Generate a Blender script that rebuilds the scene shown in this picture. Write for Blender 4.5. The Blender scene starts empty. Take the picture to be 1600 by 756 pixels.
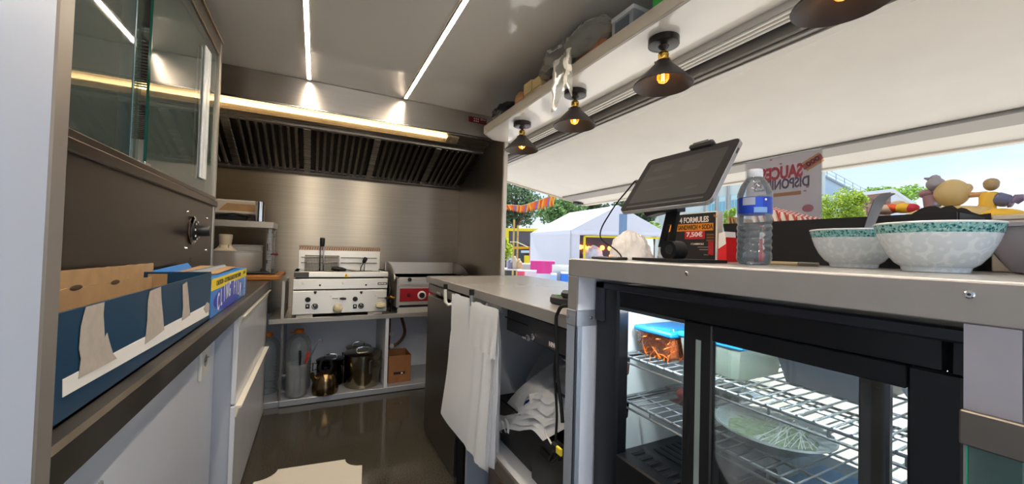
import bpy, bmesh, math, random
from mathutils import Vector, Matrix, noise
random.seed(7)
sc = bpy.context.scene
COL = sc.collection
V = Vector
# ------------------------------------------------------------------ camera
H = 1.12
FPX = 604.0
def _c(u, v): return V(((u-800)/FPX, (v-378)/FPX, 1.0))
_Y = _c(493, 382.5).normalized(); _X0 = _c(2000, 425)
_Z = -(_Y.cross(_X0)).normalized()
if _Z.y > 0: _Z = -_Z
_X = _Y.cross(_Z)
RM = Matrix((_X, _Y, _Z))                      # camera axes (right, down, forward) -> world
CAM = V((0, 0, H))
cam_d = bpy.data.cameras.new('camera'); cam = bpy.data.objects.new('camera', cam_d); COL.objects.link(cam)
cam_d.sensor_width = 36; cam_d.lens = FPX/1600*36; cam_d.clip_start = .01; cam_d.clip_end = 400
cam.matrix_world = Matrix.Translation(CAM) @ (RM @ Matrix(((1,0,0),(0,-1,0),(0,0,-1)))).to_4x4()
sc.camera = cam
# measuring helpers: where a sight line meets a plane of the room
def dr(u, v): return RM @ _c(u, v)
def onX(u, v, x): r = dr(u, v); return CAM + r*(x/r.x)
def onY(u, v, y): r = dr(u, v); return CAM + r*(y/r.y)
def onZ(u, v, z): r = dr(u, v); return CAM + r*((z-H)/r.z)
def at(u, v, d): return CAM + dr(u, v)*d
# ------------------------------------------------------------------ sky, sun, exposure
w = bpy.data.worlds.new('sky'); sc.world = w; w.use_nodes = True
nt = w.node_tree; nt.nodes.clear()
def N(t, kind, **kw):
    n = t.nodes.new(kind)
    for k, x in kw.items(): setattr(n, k, x)
    return n
tc = N(nt, 'ShaderNodeTexCoord'); sep = N(nt, 'ShaderNodeSeparateXYZ')
nt.links.new(tc.outputs['Generated'], sep.inputs[0])
rp = N(nt, 'ShaderNodeValToRGB'); nt.links.new(sep.outputs['Z'], rp.inputs[0])
rp.color_ramp.elements[0].position = 0.0; rp.color_ramp.elements[0].color = (.70, .80, .93, 1)
rp.color_ramp.elements[1].position = .75; rp.color_ramp.elements[1].color = (.22, .42, .80, 1)
e = rp.color_ramp.elements.new(.28); e.color = (.46, .66, .92, 1)
mp = N(nt, 'ShaderNodeMapping'); mp.inputs['Scale'].default_value = (2.2, 2.2, 6)
nt.links.new(tc.outputs['Generated'], mp.inputs[0])
cl = N(nt, 'ShaderNodeTexNoise'); cl.inputs['Scale'].default_value = 1.6; cl.inputs['Detail'].default_value = 6
nt.links.new(mp.outputs[0], cl.inputs[0])
cr = N(nt, 'ShaderNodeValToRGB'); nt.links.new(cl.outputs[0], cr.inputs[0])
cr.color_ramp.elements[0].position = .48; cr.color_ramp.elements[1].position = .72
cr.color_ramp.elements[1].color = (.6, .6, .6, 1)
mx = N(nt, 'ShaderNodeMixRGB'); mx.inputs[2].default_value = (.88, .91, .96, 1)
nt.links.new(cr.outputs[0], mx.inputs[0]); nt.links.new(rp.outputs[0], mx.inputs[1])
bg = N(nt, 'ShaderNodeBackground'); bg.inputs[1].default_value = .37
nt.links.new(mx.outputs[0], bg.inputs[0])
nt.links.new(bg.outputs[0], N(nt, 'ShaderNodeOutputWorld').inputs[0])
sun_d = bpy.data.lights.new('sun', 'SUN'); sun_d.energy = 2.75; sun_d.angle = .01; sun_d.color = (1, .97, .92)
sun = bpy.data.objects.new('sun', sun_d); COL.objects.link(sun)
sun.rotation_euler = V((-.50, -.30, -1.0)).to_track_quat('-Z', 'Y').to_euler()   # high sun beyond the serving side
sc.view_settings.view_transform = 'Standard'; sc.view_settings.look = 'None'
sc.view_settings.exposure = 1.9; sc.view_settings.gamma = 1.0; sc.view_settings.use_curve_mapping = False
# ------------------------------------------------------------------ materials
def hexc(h):
    h = h.lstrip('#'); r = []
    for i in (0, 2, 4):
        c = int(h[i:i+2], 16)/255
        r.append(c/12.92 if c <= .04045 else ((c+.055)/1.055)**2.4)
    return (*r, 1)
MATS = {}
def M(name, col='808080', rough=.5, metal=0, var=0, vs=8, bump=0, bs=60, stretch=(1,1,1), emit=None, es=0, spec=.5, coat=0, rvar=0, trans=0, ior=1.45, col2=None):
    if name in MATS: return MATS[name]
    m = bpy.data.materials.new(name); m.use_nodes = True; MATS[name] = m
    t = m.node_tree; b = t.nodes['Principled BSDF']; c = hexc(col)
    b.inputs['Base Color'].default_value = c; b.inputs['Roughness'].default_value = rough
    b.inputs['Metallic'].default_value = metal; b.inputs['Specular IOR Level'].default_value = spec
    b.inputs['Coat Weight'].default_value = coat; b.inputs['Transmission Weight'].default_value = trans; b.inputs['IOR'].default_value = ior
    m.diffuse_color = c
    if emit: b.inputs['Emission Color'].default_value = hexc(emit); b.inputs['Emission Strength'].default_value = es
    if var or bump or rvar:
        tc = N(t, 'ShaderNodeTexCoord'); mp = N(t, 'ShaderNodeMapping'); mp.inputs['Scale'].default_value = stretch
        t.links.new(tc.outputs['Object'], mp.inputs[0])
    if var or rvar:
        n = N(t, 'ShaderNodeTexNoise'); n.inputs['Scale'].default_value = vs; n.inputs['Detail'].default_value = 5
        t.links.new(mp.outputs[0], n.inputs[0])
    if var:
        r = N(t, 'ShaderNodeValToRGB'); r.color_ramp.elements[0].position = .3; r.color_ramp.elements[1].position = .7
        c2 = hexc(col2) if col2 else c
        r.color_ramp.elements[0].color = tuple(max(0, x*(1-var)) for x in c[:3])+(1,)
        r.color_ramp.elements[1].color = tuple(min(1, x*(1+var)) for x in c2[:3])+(1,)
        t.links.new(n.outputs[0], r.inputs[0]); t.links.new(r.outputs[0], b.inputs['Base Color'])
    if rvar:
        mr = N(t, 'ShaderNodeMapRange'); mr.inputs['To Min'].default_value = max(.02, rough-rvar); mr.inputs['To Max'].default_value = rough+rvar
        t.links.new(n.outputs[0], mr.inputs[0]); t.links.new(mr.outputs[0], b.inputs['Roughness'])
    if bump:
        n2 = N(t, 'ShaderNodeTexNoise'); n2.inputs['Scale'].default_value = bs; n2.inputs['Detail'].default_value = 3
        t.links.new(mp.outputs[0], n2.inputs[0])
        bp = N(t, 'ShaderNodeBump'); bp.inputs['Strength'].default_value = bump; bp.inputs['Distance'].default_value = .002
        t.links.new(n2.outputs[0], bp.inputs['Height']); t.links.new(bp.outputs[0], b.inputs['Normal'])
    return m
def GLASS(name, tint='ffffff', rough=.02, refl=1.0, haze=0.0, hazecol='ffffff', ior=1.5):
    """thin clear sheet: see-through, fresnel mirror, optional milky share"""
    if name in MATS: return MATS[name]
    m = bpy.data.materials.new(name); m.use_nodes = True; MATS[name] = m
    t = m.node_tree; t.nodes.clear()
    tr = N(t, 'ShaderNodeBsdfTransparent'); tr.inputs[0].default_value = hexc(tint)
    gl = N(t, 'ShaderNodeBsdfGlossy'); gl.inputs['Roughness'].default_value = rough; gl.inputs[0].default_value = (refl, refl, refl, 1)
    fr = N(t, 'ShaderNodeFresnel'); fr.inputs[0].default_value = ior
    mx = N(t, 'ShaderNodeMixShader'); t.links.new(fr.outputs[0], mx.inputs[0]); t.links.new(tr.outputs[0], mx.inputs[1]); t.links.new(gl.outputs[0], mx.inputs[2])
    last = mx
    if haze:
        df = N(t, 'ShaderNodeBsdfDiffuse'); df.inputs[0].default_value = hexc(hazecol)
        tl = N(t, 'ShaderNodeBsdfTranslucent'); tl.inputs[0].default_value = hexc(hazecol)
        a = N(t, 'ShaderNodeMixShader'); a.inputs[0].default_value = .45; t.links.new(df.outputs[0], a.inputs[1]); t.links.new(tl.outputs[0], a.inputs[2])
        h = N(t, 'ShaderNodeMixShader'); h.inputs[0].default_value = haze; t.links.new(mx.outputs[0], h.inputs[1]); t.links.new(a.outputs[0], h.inputs[2]); last = h
    t.links.new(last.outputs[0], N(t, 'ShaderNodeOutputMaterial').inputs[0])
    return m
def INK(name, tint):
    """printed see-through ink film"""
    if name in MATS: return MATS[name]
    m = bpy.data.materials.new(name); m.use_nodes = True; MATS[name] = m
    t = m.node_tree; t.nodes.clear(); tr = N(t, 'ShaderNodeBsdfTransparent'); tr.inputs[0].default_value = hexc(tint)
    t.links.new(tr.outputs[0], N(t, 'ShaderNodeOutputMaterial').inputs[0])
    return m
def THINCLOTH(name, col, trans=.4, rough=.5):
    if name in MATS: return MATS[name]
    m = bpy.data.materials.new(name); m.use_nodes = True; MATS[name] = m
    t = m.node_tree; b = t.nodes['Principled BSDF']; b.inputs['Base Color'].default_value = hexc(col); b.inputs['Roughness'].default_value = rough
    tl = N(t, 'ShaderNodeBsdfTranslucent'); tl.inputs[0].default_value = hexc(col)
    mx = N(t, 'ShaderNodeMixShader'); mx.inputs[0].default_value = trans
    t.links.new(b.outputs[0], mx.inputs[1]); t.links.new(tl.outputs[0], mx.inputs[2]); t.links.new(mx.outputs[0], t.nodes['Material Output'].inputs[0])
    return m
def BRUSHED(m, amount, along=(0, 0, 1)):
    """brushed sheet: reflections smear along the given axis, across the scratches"""
    t = m.node_tree; b = t.nodes['Principled BSDF']; b.inputs['Anisotropic'].default_value = amount
    c = N(t, 'ShaderNodeCombineXYZ')
    for i in range(3): c.inputs[i].default_value = along[i]
    t.links.new(c.outputs[0], b.inputs['Tangent']); return m
STEEL = M('brushed steel', 'aaa6a0', .27, 1, var=.05, vs=3, bump=.10, bs=3, stretch=(1,1,160), rvar=.05)
STEELV = BRUSHED(M('splashback steel', 'a0998f', .36, 1, var=.06, vs=2, stretch=(1,1,60)), .88)
DSTEEL = M('dull dark steel', '8a847e', .36, 1, var=.06, vs=4, bump=.08, bs=4, stretch=(1,120,120))
COUNTER = M('worn worktop steel', '77726c', .38, 1, var=.12, vs=9, bump=.10, bs=20, rvar=.08)
CHROME = M('polished chrome', 'd0cfcc', .08, 1)
ALU = M('grey aluminium', 'a8a49f', .42, .75, var=.04, vs=6)
ALUD = M('grey rail aluminium', '8c8883', .45, .5)
GREYLAM = M('grey laminate edge', '8f8b88', .5, .15, var=.03, vs=30, bump=.05, bs=200)
WHITE = M('white laminate', 'e6eaf3', .35, var=.02, vs=3)
WALLW = M('white wall panel', 'dce2ef', .32, var=.03, vs=2, bump=.03, bs=15)
CEIL = M('glossy ceiling panel', 'cfcbc4', .10, var=.02, vs=1.5, coat=.6)
FLAPW = M('off white awning panel', 'c9c4bc', .5, var=.035, vs=5)
BLACK = M('black plastic', '141416', .38)
BLACKG = M('glossy black frame', '060607', .12, coat=.4)
DGREY = M('dark grey plastic', '2c2c30', .45)
RUBBER = M('black rubber', '0d0d0e', .7)
WPLAST = M('white plastic', 'e8e6e0', .35)
CARD = M('brown cardboard', 'ab8a63', .8, var=.08, vs=25, bump=.1, bs=80)
CARDD = M('dark brown cardboard', '8e5f3a', .75, var=.1, vs=20, bump=.1, bs=60)
PAPERW = M('white paper', 'e9e6e1', .7)
BRASS = M('aged brass', 'b08a3c', .25, 1, var=.1, vs=60)
MBLACK = M('matt dark grey metal', '3a3535', .45, .3)
WOOD = M('oiled wood', 'a3692f', .45, var=.18, vs=6, stretch=(2,30,30), bump=.1, bs=20)
RED = M('red enamel', 'a11522', .3)
CLEAR = GLASS('clear glass', 'fbfdfc')
GREENGL = GLASS('green tinted glass', 'dcefe6')
BAGW = THINCLOTH('white bag plastic', 'f7f9fd', .30, .35)
FILM = GLASS('cling wrap film', 'f2f6f6', .12, haze=.10)
# ------------------------------------------------------------------ mesh building
class MB:
    def __init__(s): s.v = []; s.f = []
    def add(s, vs, fs):
        o = len(s.v); s.v += [tuple(x) for x in vs]; s.f += [tuple(i+o for i in f) for f in fs]; return s
    def box(s, x0, y0, z0, x1, y1, z1, b=0, mat=None):
        if x0 > x1: x0, x1 = x1, x0
        if y0 > y1: y0, y1 = y1, y0
        if z0 > z1: z0, z1 = z1, z0
        lo, hi = (x0,y0,z0), (x1,y1,z1)
        b = min(b, (x1-x0)*.49, (y1-y0)*.49, (z1-z0)*.49)
        if b <= 0:
            vs = [V((hi[0] if i&1 else lo[0], hi[1] if i&2 else lo[1], hi[2] if i&4 else lo[2])) for i in range(8)]
            fs = [(0,2,3,1),(4,5,7,6),(0,1,5,4),(2,6,7,3),(0,4,6,2),(1,3,7,5)]
        else:
            vs = []; idx = {}
            for i in range(8):
                sg = [(i>>k)&1 for k in range(3)]
                for a in range(3):
                    p = [0,0,0]
                    for k in range(3):
                        e = hi[k] if sg[k] else lo[k]
                        p[k] = e if k == a else (e-b if sg[k] else e+b)
                    idx[(i,a)] = len(vs); vs.append(V(p))
            fs = []
            for a in range(3):
                o = [k for k in range(3) if k != a]
                for sd in (0,1):
                    q = [(0,0),(1,0),(1,1),(0,1)]
                    fs.append(tuple(idx[((sd<<a)|(x<<o[0])|(y<<o[1]), a)] for x, y in q))
                for x in (0,1):
                    for y in (0,1):
                        c0 = (x<<o[0])|(y<<o[1]); c1 = c0|(1<<a)
                        fs.append((idx[(c0,o[0])], idx[(c0,o[1])], idx[(c1,o[1])], idx[(c1,o[0])]))
            for i in range(8): fs.append((idx[(i,0)], idx[(i,1)], idx[(i,2)]))
        if mat is not None: vs = [mat @ x for x in vs]
        return s.add(vs, fs)
    def cyl(s, p0, p1, r0, r1=None, n=20, cap=True):
        p0, p1 = V(p0), V(p1); r1 = r0 if r1 is None else r1
        d = (p1-p0).normalized(); a = d.orthogonal().normalized(); b = d.cross(a)
        vs = []
        for p, r in ((p0,r0),(p1,r1)):
            vs += [p+(a*math.cos(2*math.pi*i/n)+b*math.sin(2*math.pi*i/n))*r for i in range(n)]
        fs = [(i,(i+1)%n,n+(i+1)%n,n+i) for i in range(n)]
        if cap: fs += [tuple(range(n))[::-1], tuple(range(n,2*n))]
        return s.add(vs, fs)
    def tube(s, pts, r, n=8, closed=False):
        pts = [V(p) for p in pts]; k = len(pts); vs = []; fs = []; pr = None
        for i, p in enumerate(pts):
            if closed: t = pts[(i+1)%k]-pts[i-1]
            else: t = pts[min(i+1,k-1)]-pts[max(i-1,0)]
            t.normalize()
            a = t.orthogonal().normalized() if pr is None else (pr-t*pr.dot(t)).normalized()
            pr = a; b = t.cross(a); rr = r[i] if isinstance(r, (list,tuple)) else r
            vs += [p+(a*math.cos(2*math.pi*j/n)+b*math.sin(2*math.pi*j/n))*rr for j in range(n)]
        m = k if closed else k-1
        for i in range(m):
            o, q = i*n, ((i+1)%k)*n
            fs += [(o+j, o+(j+1)%n, q+(j+1)%n, q+j) for j in range(n)]
        if not closed: fs += [tuple(range(n))[::-1], tuple(range((k-1)*n, k*n))]
        return s.add(vs, fs)
    def lathe(s, prof, c=(0,0,0), n=32, mat=None, sx=1, sy=1):
        c = V(c); vs = []; fs = []; rings = []
        for r, z in prof:
            if r < 1e-6: rings.append([len(vs)]); vs.append(V((0,0,z)))
            else:
                rings.append(list(range(len(vs), len(vs)+n)))
                vs += [V((r*sx*math.cos(2*math.pi*i/n), r*sy*math.sin(2*math.pi*i/n), z)) for i in range(n)]
        for A, B in zip(rings, rings[1:]):
            if len(A) == 1 and len(B) == 1: continue
            for i in range(n):
                j = (i+1)%n
                if len(A) == 1: fs.append((A[0], B[j], B[i]))
                elif len(B) == 1: fs.append((A[i], A[j], B[0]))
                else: fs.append((A[i], A[j], B[j], B[i]))
        vs = [(mat @ x if mat is not None else x)+c for x in vs]
        return s.add(vs, fs)
    def prism(s, poly, off):
        off = V(off); k = len(poly); vs = [V(p) for p in poly]; vs += [p+off for p in vs[:k]]
        return s.add(vs, [tuple(range(k))[::-1], tuple(range(k,2*k))]+[(i,(i+1)%k,k+(i+1)%k,k+i) for i in range(k)])
    def ball(s, c, r, nu=20, nv=12, amp=0, fq=8, seed=0, rid=False, zmin=None):
        c = V(c); r = V(r) if hasattr(r, '__len__') else V((r,r,r)); vs = []; fs = []
        for i in range(nv+1):
            th = math.pi*i/nv
            for j in range(nu):
                ph = 2*math.pi*j/nu; d = V((math.sin(th)*math.cos(ph), math.sin(th)*math.sin(ph), math.cos(th)))
                q = 1.0
                if amp:
                    x = noise.noise(d*fq*.3+V((seed,seed*2.3,0))); y = noise.noise(d*fq+V((seed*3.1,0,seed)))
                    q += amp*((1-2*abs(x))*.6+(1-2*abs(y))*.5-.3 if rid else x+.5*y)
                p = c+V((d.x*r.x, d.y*r.y, d.z*r.z))*q
                if zmin is not None and p.z < zmin: p.z = zmin
                vs.append(p)
        for i in range(nv):
            for j in range(nu):
                a, b = i*nu+j, i*nu+(j+1)%nu
                fs.append((a, b, b+nu, a+nu))
        return s.add(vs, fs)
    def grid(s, fn, nu, nv, cu=False):
        vs = [fn(i/nu, j/nv) for j in range(nv+1) for i in range(nu+1)]
        return s.add(vs, [(j*(nu+1)+i, j*(nu+1)+i+1, (j+1)*(nu+1)+i+1, (j+1)*(nu+1)+i) for j in range(nv) for i in range(nu)])
    def mesh(s, name, mat=None, inv=None, smooth=True, sharp=35, recalc=True):
        me = bpy.data.meshes.new(name)
        vs = s.v if inv is None else [tuple(inv @ V(x)) for x in s.v]
        me.from_pydata(vs, [], s.f)
        if recalc:
            bm = bmesh.new(); bm.from_mesh(me)
            bmesh.ops.recalc_face_normals(bm, faces=bm.faces); bm.to_mesh(me); bm.free()
        if smooth: me.shade_smooth(); me.set_sharp_from_angle(angle=math.radians(sharp))
        if mat: me.materials.append(mat)
        me.update(); return me
WM = {}
USED = {}
def thing(name, label, cat, loc=(0,0,0), group=None, mat=None):
    o = bpy.data.objects.new(name, None); COL.objects.link(o); o.empty_display_size = .05
    m = Matrix.Translation(V(loc)) if mat is None else mat
    o.matrix_world = m; WM[o] = m
    o['label'] = label; o['category'] = cat
    if group: o['group'] = group
    return o
def part(name, mb, mat, parent, label=None, local=False, smooth=True, sharp=35, stuff=False, recalc=True):
    inv = None if local else WM[parent].inverted()
    o = bpy.data.objects.new(name, mb.mesh(name, mat, inv, smooth, sharp, recalc)); COL.objects.link(o)
    o.parent = parent; WM[o] = WM[parent]
    if label: o['label'] = label
    if stuff: o['kind'] = 'stuff'
    return o
def single(name, mb, mat, label, cat, group=None, sharp=35, loc=None, stuff=False, recalc=True):
    if loc is None:
        xs = [p[0] for p in mb.v]; ys = [p[1] for p in mb.v]; zs = [p[2] for p in mb.v]
        loc = ((min(xs)+max(xs))/2, (min(ys)+max(ys))/2, min(zs))
    T = Matrix.Translation(V(loc))
    o = bpy.data.objects.new(name, mb.mesh(name, mat, T.inverted(), True, sharp, recalc)); COL.objects.link(o)
    o.matrix_world = T; WM[o] = T; o['label'] = label; o['category'] = cat
    if group: o['group'] = group
    if stuff: o['kind'] = 'stuff'
    return o
def struct(name, mb, mat, sharp=35):
    o = bpy.data.objects.new(name, mb.mesh(name, mat, None, True, sharp)); COL.objects.link(o); o['kind'] = 'structure'; WM[o] = Matrix()
    return o
def clone(o, loc, label, keep_rot=True):
    """copy of a thing with copies of its parts and their sub-parts"""
    r = o.copy(); COL.objects.link(r); r.matrix_world = Matrix.Translation(V(loc)); r['label'] = label; WM[r] = r.matrix_world.copy()
    for c in [x for x in o.children]:
        d = c.copy(); COL.objects.link(d); d.parent = r
        for g in [x for x in c.children]:
            k = g.copy(); COL.objects.link(k); k.parent = d
    return r
def frame(o, r, u):
    """matrix with local x = r, local y = u, local z towards the reader"""
    r = V(r).normalized(); u = V(u).normalized(); n = r.cross(u)
    return Matrix(((r.x,u.x,n.x,o[0]),(r.y,u.y,n.y,o[1]),(r.z,u.z,n.z,o[2]),(0,0,0,1)))
def text(name, body, size, mat, parent, o, r, u, align='CENTER', bold=0, depth=.0004, sx=1.0, label=None, fit=None):
    cu = bpy.data.curves.new(name, 'FONT'); cu.body = body; cu.size = size; cu.align_x = align; cu.align_y = 'CENTER'
    cu.offset = bold; cu.extrude = depth; cu.resolution_u = 3
    t = bpy.data.objects.new(name, cu); COL.objects.link(t)
    dg = bpy.context.evaluated_depsgraph_get(); me = bpy.data.meshes.new_from_object(t.evaluated_get(dg))
    bpy.data.objects.remove(t); bpy.data.curves.remove(cu)
    if fit:                                     # stretch the lettering to a measured width and height
        xs = [v.co.x for v in me.vertices]; ys = [v.co.y for v in me.vertices]
        a, b, c, d = min(xs), max(xs), min(ys), max(ys)
        me.transform(Matrix.Diagonal((fit[0]/(b-a), fit[1]/(d-c), 1, 1)) @ Matrix.Translation(V((-(a+b)/2, -(c+d)/2, 0)))); sx = 1
    me.transform(WM[parent].inverted() @ frame(o, r, u) @ Matrix.Scale(sx, 4, (1,0,0)))
    me.materials.clear(); me.materials.append(mat)
    ob = bpy.data.objects.new(name, me); COL.objects.link(ob); ob.parent = parent; WM[ob] = WM[parent]
    if label: ob['label'] = label
    return ob
def lerp(a, b, t): return a+(b-a)*t
# ================================================================== SETTING
ZC = 2.185; YB = 3.6; XW = 1.30; XP = 1.235; XLW = -.97
FLOORM = M('speckled dark floor', '26241f', .10, var=.5, vs=220, col2='47433a', bump=.015, bs=200)
struct('floor', MB().box(XLW-.05, -.78, -.06, XW+.05, YB+.04, 0), FLOORM)
struct('ceiling', MB().box(XLW-.05, -.78, ZC, XW+.08, YB+.04, ZC+.05), CEIL)
struct('wall_back', MB().box(XLW-.05, YB, 0, XW+.05, YB+.05, ZC), STEELV)
wl = MB().box(XLW-.05, -.78, 0, XLW, YB, ZC)
struct('wall_left', wl, WALLW)
struct('trim_6', MB().box(XLW+.001, .575, 0, -.345, 1.92, .825), WALLW)
wr = MB().box(XW, .846, 0, XW+.05, 2.60, .915); wr.box(XW, -.78, 0, XW+.05, .846, .50); wr.box(XW, -.78, .50, XW+.05, .06, 1.05); wr.box(XW, .82, .50, XW+.05, .846, 1.05); wr.box(XW, -.78, 1.965, XW+.05, YB, ZC); wr.box(XP+.0045, 2.6155, 0, XP+.024, YB, 1.90)
struct('wall_right', wr, WALLW)
struct('trim_5', MB().box(XP, 2.6155, 0, XP+.004, YB-.002, 2.0), M('side panel steel', '9a938c', .42, 1, var=.05, vs=3, bump=.1, bs=4, stretch=(100,1,1)))
# window post of the serving hatch
struct('trim_1', MB().box(XP-.003, 2.590, .93, XP+.026, 2.615, 1.93, .002), M('pale post', 'c9c4bd', .4, .2))
# head rail of the hatch: lipped white profile, dark seal, grey channel
t2 = MB().box(XW, -.78, 1.905, XW+.075, YB, 1.965)
for k in range(3): t2.box(XW+.003+k*.024, -.78, 1.897, XW+.018+k*.024, YB, 1.906, .003)
struct('trim_2', t2, M('white profile', 'd6d1c9', .4))
struct('trim_3', MB().box(XW+.078, -.78, 1.915, XW+.10, YB, 1.945), RUBBER)
t4 = MB().box(XW+.10, -.78, 1.875, XW+.165, YB, 1.93, .004); t4.box(XW+.115, -.78, 1.865, XW+.15, YB, 1.876, .003)
struct('trim_4', t4, ALUD)
# unseen near end opened up for more sky light: posts and head rail
wn = MB().box(XLW, -.83, 0, XLW+.08, -.78, ZC); wn.box(XW-.06, -.83, 0, XW+.05, -.78, ZC); wn.box(XLW, -.83, ZC-.08, XW, -.78, ZC)
struct('wall_near', wn, WALLW)

# raised hatch flap
hin = V((XW+.15, 0, 1.868)); tip = V((2.716, 0, 1.66)); fd = (tip-hin).normalized(); fn = V((-fd.z, 0, fd.x))
FY0, FY1 = -.85, 3.54
flap = thing('hatch_flap', 'large off-white hatch flap raised as an awning over the serving counter', 'awning', (2.0, .7, 1.75))
def flapbox(a0, a1, y0, y1, h0, h1, b=0):
    m = MB(); p = hin+fd*a0; FM = Matrix(((fd.x,0,fn.x,hin.x),(0,1,0,0),(fd.z,0,fn.z,hin.z),(0,0,0,1)))
    return m.box(a0, y0, h0, a1, y1, h1, b, FM)
L = (tip-hin).length
part('panel', flapbox(0, L, FY0, FY1, .0, .035), FLAPW, flap)
part('hinge_rail', flapbox(-.01, .03, FY0, FY1, -.012, .0, .003), ALU, flap)
_e = onX(1285, 240, 2.2); 
def on_flap(u, v):
    r = dr(u, v); return CAM+r*((hin-CAM).dot(fn)/r.dot(fn))
sA = (on_flap(1500, 186)-hin).dot(fd); sB = (on_flap(1500, 205)-hin).dot(fd)
part('cross_rail', flapbox(sA, sB, FY0, FY1-.05, -.018, .0, .005), ALUD, flap, 'grey rail running along the flap')
part('edge_trim', flapbox(L-.02, L+.012, FY0, FY1, -.012, .045, .004), M('pale trim', 'cfc7ba', .45), flap)
part('end_trim', flapbox(0, L, FY1-.012, FY1+.012, -.012, .045, .004), M('brown trim', 'b3a592', .5), flap)
lt = MB(); c = on_flap(904, 316); lt.box(c.x-.06, c.y-.03, c.z-.025, c.x+.05, c.y+.03, c.z-.002, .006); lt.box(c.x-.02, c.y-.05, c.z-.03, c.x+.0, c.y+.05, c.z-.02, .004)
part('latch', lt, DGREY, flap, 'small dark latch at the outer corner')

# ---- ceiling light strips
LEDM = M('warm light strip', 'fff4df', .5, emit='fff0da', es=31)
def strip(px, X, y1, lab):
    t = thing('ceiling_light_strip', lab, 'light', (X, y1, ZC-.004), 'ceiling light strips')
    part('diffuser', MB().box(X-.010, -.78, ZC-.004, X+.010, y1-.026, ZC-.0005), LEDM, t)
    part('profile', MB().box(X-.014, -.78, ZC-.012, X-.010, y1, ZC-.0005).box(X+.010, -.78, ZC-.012, X+.014, y1, ZC-.0005).box(X-.014, y1-.026, ZC-.012, X+.014, y1, ZC-.0005), ALU, t)  # deep fins and end block added to keep glare off the hood
xa = onZ(483, 124, ZC-.004).x; xb = onZ(634, 152, ZC-.004).x
strip(0, xa, 2.80, 'recessed warm ceiling light strip nearer the glass cabinet')
strip(0, xb, 2.80, 'recessed warm ceiling light strip nearer the overhead shelf')

# ---- extraction hood
HP0 = V((0, 2.82, 2.005)); HP1 = V((0, 3.6, 1.694)); hd = (HP1-HP0).normalized(); hn = V((0, hd.z, -hd.y))   # hn points down/out
hood = thing('extraction_hood', 'stainless steel extraction hood with baffle filters over the fryer', 'hood', (.15, 3.2, 1.70))
HX0, HX1 = XLW, XP-.002
part('front_panel', MB().box(HX0, 2.82, 2.005, HX1, 2.835, ZC-.002, .002), BRUSHED(M('hood front steel', 'bdb6ad', .34, 1, var=.05, vs=3, stretch=(1,1,60)), .93), hood)
part('front_lip', MB().box(HX0, 2.815, 1.992, HX1, 2.845, 2.007, .003), STEEL, hood)
HM = Matrix(((1,0,0,0),(0,hd.y,hn.y,HP0.y),(0,hd.z,hn.z,HP0.z),(0,0,0,1)))   # x, along slope, out of slope
def hbox(m, x0, x1, a0, a1, h0, h1, b=0): return m.box(x0, a0, h0, x1, a1, h1, b, HM)
sl = (HP1-HP0).length
part('underside', hbox(hbox(MB(), HX0, HX1, .01, sl-.005, -.05, -.04), HX0, HX1, .0, .205, -.03, -.004, .002), STEEL, hood)
part('filter_rail', hbox(hbox(MB(), HX0, HX1, .20, .225, -.012, .004, .003), HX0, HX1, sl-.05, sl-.012, -.015, .012, .003), STEEL, hood)
part('end_plate', MB().prism([(HX1-.004,2.83,2.0),(HX1-.004,3.59,1.70),(HX1-.004,3.59,1.72),(HX1-.004,2.83,2.03)], (.003,0,0)), STEEL, hood)
FILT = M('greasy filter steel', '8d8983', .16, 1, var=.25, vs=25)
FILTD = M('filter gap', '3a332c', .4, .8)
part('filter_backing', hbox(MB(), HX0, HX1, .215, sl-.04, -.04, -.03), FILTD, hood)
bw = MB(); n_ = 0
base_me = None
pitch = .0475; x = HX0+.02; k = 0
bm_ = MB(); hbox(bm_, -.0145, .0145, .225, sl-.052, -.022, -.004, .006); hbox(bm_, -.005, .005, .235, sl-.06, -.005, .002, .002)
base_me = bm_.mesh('baffle', FILT, Matrix.Translation((0,2.82,2.005)).inverted())
bmw = MB(); hbox(bmw, -.024, .024, .225, sl-.052, -.012, .004, .004); wide_me = bmw.mesh('filter_frame', STEEL, Matrix.Translation((0,2.82,2.005)).inverted())
while x < HX1-.03:
    wide = (k % 9 == 8)
    o = bpy.data.objects.new('filter_frame' if wide else 'baffle', wide_me if wide else base_me); COL.objects.link(o); o.parent = hood
    if wide: x += .02
    o.location = V((x, 2.82, 2.005))-V((.15, 3.2, 1.70)); WM[o] = WM[hood]
    x += pitch+(.022 if wide else 0); k += 1
# hood lamp
hl = thing('hood_lamp', 'long warm tube lamp set in the hood underside', 'light', (.2, 2.9, 1.94))
xr = onY(716, 214, 2.89).x
part('housing', hbox(MB(), HX0+.02, xr, .035, .125, -.003, .012, .006), GLASS('lamp cover plastic', 'fff6e6', .15, haze=.30, hazecol='d8c8a8'), hl)
part('tube', MB().cyl((HX0+.05, 2.82+hd.y*.062, 2.005+hd.z*.062+hn.z*.003), (xr-.1, 2.82+hd.y*.062, 2.005+hd.z*.062+hn.z*.003), .0095, n=12), M('lit tube', 'fff2da', .5, emit='ffdda6', es=2.3), hl)
part('end_cap', hbox(MB(), xr-.095, xr-.06, .045, .115, -.002, .011, .003), ALU, hl)
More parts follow.
